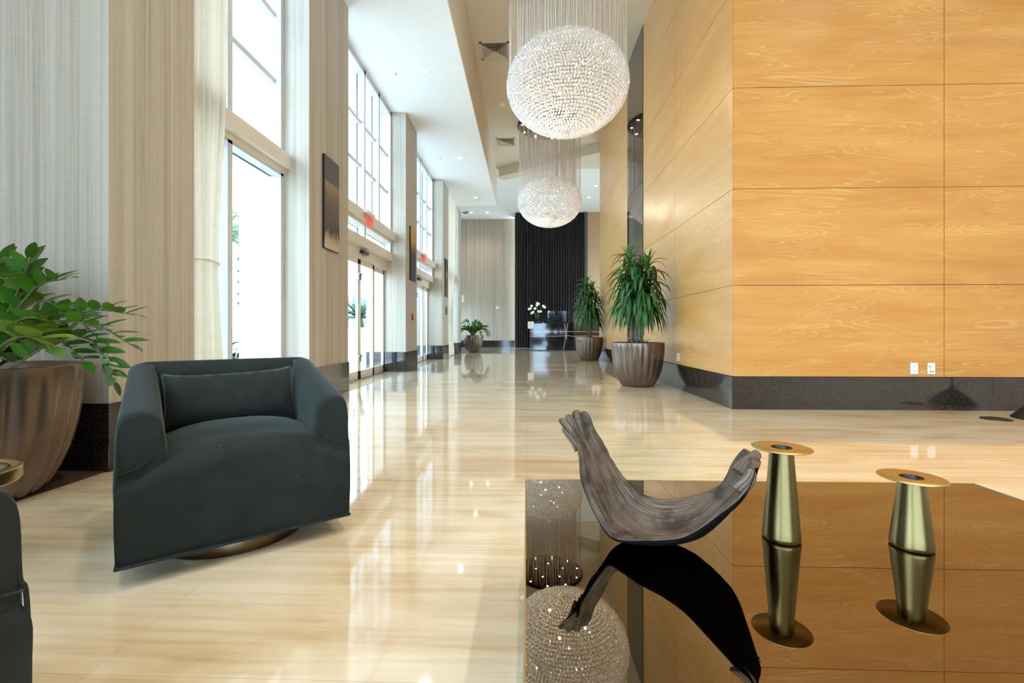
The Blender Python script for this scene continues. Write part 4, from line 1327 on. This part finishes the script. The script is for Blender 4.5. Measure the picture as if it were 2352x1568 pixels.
camp = Vector((0, 0, CAMZ))
for i in range(NS + 1):
    f = i / NS
    A, B = Ap[i], Bp[i]
    tg = (Ap[min(i + 1, NS)] + Bp[min(i + 1, NS)] - Ap[max(i - 1, 0)] - Bp[max(i - 1, 0)]).normalized()
    wv = (B - A)
    nrm = tg.cross(wv).normalized()
    if nrm.dot(camp - A) < 0: nrm = -nrm
    # ragged upper edge
    rag = 0.006 * noise.noise(Vector((f * 14, 3.1, 0))) + 0.0035 * noise.noise(Vector((f * 40, 7, 0)))
    ragA = 0.003 * noise.noise(Vector((f * 10, 9.1, 0)))
    fr_row, bk_row = [], []
    mid = math.sin(PI * f)
    for j in range(NW + 1):
        w_ = j / NW
        # splintered ends: lengths vary across the width
        p = A + wv * w_ + wv.normalized() * (rag * w_ + ragA * (1 - w_))
        sag = math.sin(PI * w_ ** 1.35) * (0.014 + 0.042 * math.exp(-((f - 0.55) / 0.17) ** 2))
        gr = 0.0012 * noise.noise(Vector((f * 3.0 + 0.5 * math.sin(w_ * 5), w_ * 22, 1.7))) + 0.0012 * noise.noise(Vector((f * 6, w_ * 48, 4.2)))
        gr += 0.004 * noise.noise(Vector((f * 2.5, w_ * 6, 9)))
        th = (0.010 + 0.010 * math.sin(PI * w_) ** 0.5) * (0.75 + 0.25 * mid) 
        th *= min(1.0, 0.35 + 6 * w_, 0.35 + 6 * (1 - w_))
        fr_row.append(p - nrm * (sag - gr - th * 0.5)); bk_row.append(p - nrm * (sag + gr * 0.6 + th * 0.8))
    front.append(fr_row); back.append(bk_row)
rings = []
for i in range(NS + 1):
    rings.append(front[i] + list(reversed(back[i])))
fing = []
def finger(p0, p1, r0, r1, fl=0.36):
    a_, b_ = W(*p0), W(*p1); ax = (b_ - a_).normalized()
    tv = (camp - a_).normalized(); sd = ax.cross(tv).normalized(); nn = sd.cross(ax).normalized()
    rs = []
    for k_, (t_, q_) in enumerate(((0, 1.0), (0.25, 1.02), (0.5, 0.98), (0.75, 0.94), (0.9, 0.86), (0.97, 0.66), (1.0, 0.25))):
        c_ = a_.lerp(b_, t_) + sd * 0.003 * math.sin(5 * t_ + p0[0]); r_ = (r0 + (r1 - r0) * t_) * q_
        rs.append([c_ + sd * math.cos(2 * PI * j_ / 14) * r_ * (1 + 0.12 * math.cos(5 * 2 * PI * j_ / 14)) + nn * math.sin(2 * PI * j_ / 14) * r_ * fl for j_ in range(14)])
    fing.append(rs)
for p0, p1, r0, r1 in (((1326, 1045, 1.28), (1294, 992, 1.32), .009, .006), ((1325, 1030, 1.31), (1288, 970, 1.335), .013, .010), ((1330, 1030, 1.335), (1302, 962, 1.34), .014, .0115),
                       ((1340, 1030, 1.35), (1321, 952, 1.355), .017, .0145), ((1362, 1030, 1.375), (1339, 954, 1.37), .015, .013), ((1345, 1030, 1.36), (1330, 968, 1.36), .016, .013),
                       ((1700, 1100, 1.10), (1739, 1046, 1.14), .020, .012), ((1712, 1092, 1.11), (1738, 1064, 1.13), .016, .011), ((1695, 1140, 1.035), (1730, 1092, 1.04), .018, .012)):
    finger(p0, p1, r0, r1)
minz = min(v.z for r_ in rings for v in r_)
dz = TZ + 0.001 - minz
rings = [[v + Vector((0, 0, dz)) for v in r_] for r_ in rings]
m.rings(rings, 0, True, True, True, True)
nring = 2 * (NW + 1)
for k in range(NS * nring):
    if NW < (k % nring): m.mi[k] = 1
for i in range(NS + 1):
    for j in range(NW + 1): grain.append((i / NS, j / NW, 0.0))
    for j in range(NW + 1): grain.append((i / NS, 1 - j / NW, 0.5))
for rs in fing:
    m.rings([[v + Vector((0, 0, dz)) for v in r_] for r_ in rs], 0, True, True, True, True)
    for k_ in range(len(rs)):
        for j_ in range(14): grain.append((k_ * 0.01 + rs[0][0].x * 7, j_ / 14 * 0.3 + rs[0][0].z * 9, 0.2))
m.grain = grain
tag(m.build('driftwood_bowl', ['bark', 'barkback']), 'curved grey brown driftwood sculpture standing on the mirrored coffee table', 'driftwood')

# ------------------------------------------------------------------ floor items at the right
c = W(2288, 963, 4.9)
m = MB(); m.lathe([(0.001, 0.012), (0.115, 0.012), (0.128, 0.006), (0.13, 0.0)], c=(c.x, c.y, 0), n=40)
tag(m.build('floor_outlet_cover', 'dark'), 'flat round black disc lying on the floor before the oak wall', 'floor cover')
c = W(2395, 965, 4.9)
t = thing('floor_lamp', 'black cone foot of a lamp at the right frame edge', 'lamp', (c.x, c.y, 0))
m = MB(); m.lathe([(0.24, 0.0), (0.24, 0.012), (0.12, 0.14), (0.03, 0.2), (0.015, 0.26)], n=40, cap0=True); m.build('base', 'dark', t)
m = MB(); m.lathe([(0.012, 0.25), (0.012, 1.55)], n=16); m.build('pole', 'dark', t)
m = MB(); m.lathe([(0.12, 1.5), (0.08, 1.7)], n=40); m.build('lamp_shade', 'sheer', t)

# ------------------------------------------------------------------ outdoors
struct(box('outside_ground', 'pave', -60, -3.85, -30, 60, -0.2, -0.02))
struct(box('outside_canopy', 'outwall', -10.5, -3.9, 6.6, 20, 6.9, 7.2))
# entrance planters with cycads
def cycad(x, y, label, sx=0.75, h=1.2):
    t = thing('cycad_planter', label, 'planter', (x, y, -0.02), 0, 'cycads outside the doors')
    m = MB(); m.rings([[(-sx, -0.4, 0), (sx, -0.4, 0), (sx, 0.4, 0), (-sx, 0.4, 0)], [(-sx - .04, -0.44, h), (sx + .04, -0.44, h), (sx + .04, 0.44, h), (-sx - .04, 0.44, h)], [(-sx, -0.40, h), (sx, -0.40, h), (sx, 0.40, h), (-sx, 0.40, h)], [(-sx, -0.40, h - .08), (sx, -0.40, h - .08), (sx, 0.40, h - .08), (-sx, 0.40, h - .08)]], 0, False, True, True, True)
    m.build('planter_box', 'outwall', t)
    m = MB(); m.lathe([(0.12, h - .08), (0.13, h + 0.1), (0.08, h + 0.28), (0.001, h + 0.3)], n=16); m.build('trunk', 'trunk', t)
    m = MB()
    for k in range(26):
        a = k * 2.399; el = 0.25 + 1.0 * (k % 5) / 5
        d = Vector((math.cos(a) * math.cos(el), math.sin(a) * math.cos(el), math.sin(el)))
        p = Vector((0, 0, h + 0.25)); L = 0.95; n = 12; pts = []
        dd = d.copy()
        for i in range(n + 1):
            pts.append(p.copy()); p = p + dd * (L / n); dd = (dd + Vector((0, 0, -0.09))).normalized()
        m.tube(pts, 0.008, 4)
        for i in range(2, n + 1):
            tg = (pts[i] - pts[i - 1]).normalized(); side = tg.cross(Vector((0, 0, 1))).normalized()
            for s_ in (-1, 1):
                for q in (0.0, 0.5):
                    leaf_strip(m, pts[i - 1].lerp(pts[i], q), tg * 0.8 + side * s_ + Vector((0, 0, .25)), (0, 0, 1), 0.20 * math.sin(PI * (0.15 + 0.75 * i / n)) + 0.05, 0.022, 0.2, 2)
    m.build('fronds', 'palm', t)
cycad(-4.95, 13.3, 'white box planter with a spiky cycad outside the nearer glass doors', 0.45, 1.07)
cycad(-5.9, 23.6, 'white box planter with a spiky cycad outside the farther glass doors', 1.0)
# white portico wall with pale teal panels
t = thing('portico_wall', 'white wall with pale teal glass panels outside the entrance doors', 'wall', (0, 0, 0))
m = MB(); m.box(-11.0, -10.6, 24, 48, -0.02, 0.4); m.box(-11.0, -10.6, 24, 48, 3.1, 3.9)
for k in range(8): m.box(-11.0, -10.7, 24 + k * 3.2, 24.3 + k * 3.2, 0.4, 3.1)
m.build('frame', 'outwall', t)
m = MB(); m.box(-10.85, -10.8, 24, 48, 0.4, 3.1); m.build('glazed_panel', 'teal', t)
# louvred screen across the drive
t = thing('louvred_screen', 'white framed screen with blue grey horizontal slats across the drive', 'screen', (0, 0, 0))
fb = MB(); sb = MB()
pA = W(470, 760, 19); pB = W(640, 760, 19)
dx = (pB - pA); dx.z = 0; dx.normalize()
for k in range(7):
    p = pA + dx * (k * 1.1 - 2.0)
    fb.tube([(p.x, p.y, -0.02), (p.x, p.y, 4.4)], 0.16, 4, smooth=False)
for z in (4.35,):
    a = pA - dx * 2.0; b = pA + dx * 4.6; fb.tube([(a.x, a.y, z), (b.x, b.y, z)], 0.12, 4, smooth=False)
for z in (3.95, 3.45, 3.0, 2.5, 2.1):
    a = pA - dx * 1.9; b = pA + dx * 4.5; sb.tube([(a.x, a.y, z), (b.x, b.y, z)], 0.07, 4, smooth=False)
fb.build('posts', 'outwall', t); sb.build('slats', 'slat', t)
# palms
def palm(x, y, H, label, n=26, L=2.6):
    t = thing('palm_tree', label, 'palm', (x, y, -0.02), 0, 'palms outside the tall window')
    m = MB(); m.tube([(0, 0, 0), (0.1, 0, H * .5), (0.05, 0, H)], [0.2, 0.15, 0.13], 10); m.build('trunk', 'trunk', t)
    m = MB()
    for k in range(n):
        a = k * 2.399; el = -0.3 + 1.4 * (k % 7) / 6
        p = Vector((0.05, 0, H)); dd = Vector((math.cos(a) * math.cos(el), math.sin(a) * math.cos(el), math.sin(el))); pts = []
        for i in range(13):
            pts.append(p.copy()); p = p + dd * (L / 12); dd = (dd + Vector((0, 0, -0.12))).normalized()
        m.tube(pts, 0.018, 4)
        for i in range(2, 13):
            tg = (pts[i] - pts[i - 1]).normalized(); side = tg.cross(Vector((0, 0, 1))).normalized()
            for s_ in (-1, 1):
                for q in (0, .5):
                    leaf_strip(m, pts[i - 1].lerp(pts[i], q), tg * .7 + side * s_ + Vector((0, 0, -.15)), (0, 0, 1), 0.55, 0.05, 0.7, 3)
    m.build('fronds', 'palm', t)
p = W(513, 560, 23.5); palm(p.x, p.y, 5.9, 'palm tree standing left behind the louvred screen')
p = W(563, 560, 28); palm(p.x, p.y, 7.2, 'taller palm tree farther behind the louvred screen', 22, 2.4)
# parked car
cp_ = W(545, 800, 14.2)
t = thing('parked_car', 'white parked car seen through the tall window', 'car', (cp_.x, cp_.y, -0.02), math.radians(66))
# local x along the car (front at +x), wheel at the origin side
sec = []
body = [(-3.9, .45, .95), (-3.8, .35, 1.0), (-3.3, .30, 1.02), (-2.2, .28, 1.03), (-1.0, .28, 1.03), (0.0, .30, 1.0), (0.6, .32, .93), (0.95, .40, .82)]
for (x, zb_, zt_) in body:
    hw = 0.88 if -3.6 < x < 0.5 else 0.78
    sec.append([(x, -0.02, zb_), (x, 0.02 - 0.0, zb_ + .1), (x, -0.04, (zb_ + zt_) / 2), (x, 0.06, zt_), (x, 2 * hw - 0.1, zt_), (x, 2 * hw, (zb_ + zt_) / 2), (x, 2 * hw - .05, zb_)])
m = MB(); m.rings(sec, 0, True, True, True, True); m.build('body', 'carpaint', t)
cab = []
for (x, zt_, ins) in ((-3.7, 1.05, .1), (-3.2, 1.55, .22), (-2.2, 1.66, .25), (-1.3, 1.60, .24), (-0.3, 1.02, .12)):
    cab.append([(x, ins - .02, 1.0), (x, ins + .08, zt_), (x, 1.76 - ins - .08, zt_), (x, 1.76 - ins + .02, 1.0)])
m = MB(); m.rings(cab, 0, True, True, True, True); m.build('cabin', 'carpaint', t)
m = MB(); m.box(-3.0, -2.1, 0.13, 0.16, 1.08, 1.45); m.box(-2.0, -1.1, 0.13, 0.16, 1.08, 1.45); m.build('side_glass', 'carglass', t)
for x in (0.0, -2.8):
    for y in (0.0, 1.72):
        m = MB()
        s_ = -1 if y == 0 else 1
        ringp = [(0.36, 0), (0.36, .18), (0.25, .20), (0.24, .12)]
        rs = [[(x + r_ * math.cos(a), y - s_ * 0.12 + s_ * (o_ - 0.04), 0.36 + r_ * math.sin(a)) for a in [2 * PI * i / 36 for i in range(36)]] for r_, o_ in ringp]
        m.rings(rs, 0, True, True, True, False)
        wh = m.build('wheel', 'tyre', t)
        m = MB()
        yy = y + s_ * 0.0
        for k in range(7):
            a = 2 * PI * k / 7
            p0 = (x + .04 * math.cos(a), yy, .36 + .04 * math.sin(a)); p1 = (x + .23 * math.cos(a), yy, .36 + .23 * math.sin(a))
            m.tube([p0, p1], 0.022, 6)
        m.tube([(x + .24 * math.cos(a), yy, .36 + .24 * math.sin(a)) for a in [2 * PI * i / 30 for i in range(31)]], 0.015, 6)
        m.ellipsoid((x, yy, .36), .05, .04, .05, 12, 8)
        m.build('rim', 'rim', wh)
m = MB(); m.box(0.93, 0.97, 0.15, 0.45, .62, .78); m.box(0.93, 0.97, 1.3, 1.6, .62, .78); m.build('headlamp', 'rim', t)

# ------------------------------------------------------------------ daylight
wd = bpy.data.worlds.new('sky'); sc.world = wd; wd.use_nodes = True
bg = wd.node_tree.nodes['Background']
bg.inputs[0].default_value = (0.57, 0.765, 1.0, 1); bg.inputs[1].default_value = 14.5
def portal(x, y0, y1, z0, z1, rot=-PI / 2):
    ld = bpy.data.lights.new('window_portal', 'AREA'); ld.shape = 'RECTANGLE'
    ld.size = z1 - z0; ld.size_y = y1 - y0; ld.cycles.is_portal = True
    o = bpy.data.objects.new('window_portal', ld); COL.objects.link(o)
    o.location = (x, (y0 + y1) / 2, (z0 + z1) / 2); o.rotation_euler = (0, rot, 0)
for (a, b) in ((3.77, 5.81), (7.1, 10.52), (11.59, 15.2), (16.3, 18.6)): portal(-3.4, a, b, 0, HS)
portal(-4.1, -5.0, -0.6, 0, HS)
portal(-4.5, 20.4, 26.0, 0.4, 2.4)
portal(7.1, 17.0, 24.5, 0.4, 3.4, PI / 2)
ld = bpy.data.lights.new('window_portal', 'AREA'); ld.shape = 'RECTANGLE'; ld.size = 9.4; ld.size_y = 3.8; ld.cycles.is_portal = True
o = bpy.data.objects.new('window_portal', ld); COL.objects.link(o); o.location = (0.5, YB - 0.25, 2.0); o.rotation_euler = (PI / 2, 0, 0)

vs = sc.view_settings
vs.view_transform = 'Standard'; vs.look = 'None'; vs.gamma = 1.0; vs.exposure = -0.05; vs.use_curve_mapping = False
cy = sc.cycles
cy.max_bounces = 7; cy.diffuse_bounces = 4; cy.glossy_bounces = 4; cy.transmission_bounces = 4; cy.transparent_max_bounces = 12
cy.use_adaptive_sampling = True; cy.adaptive_threshold = 0.035; cy.adaptive_min_samples = 16
cy.caustics_reflective = False; cy.caustics_refractive = False
cy.sample_clamp_indirect = 6.0; cy.sample_clamp_direct = 0
cy.use_denoising = True
cy.use_light_tree = False
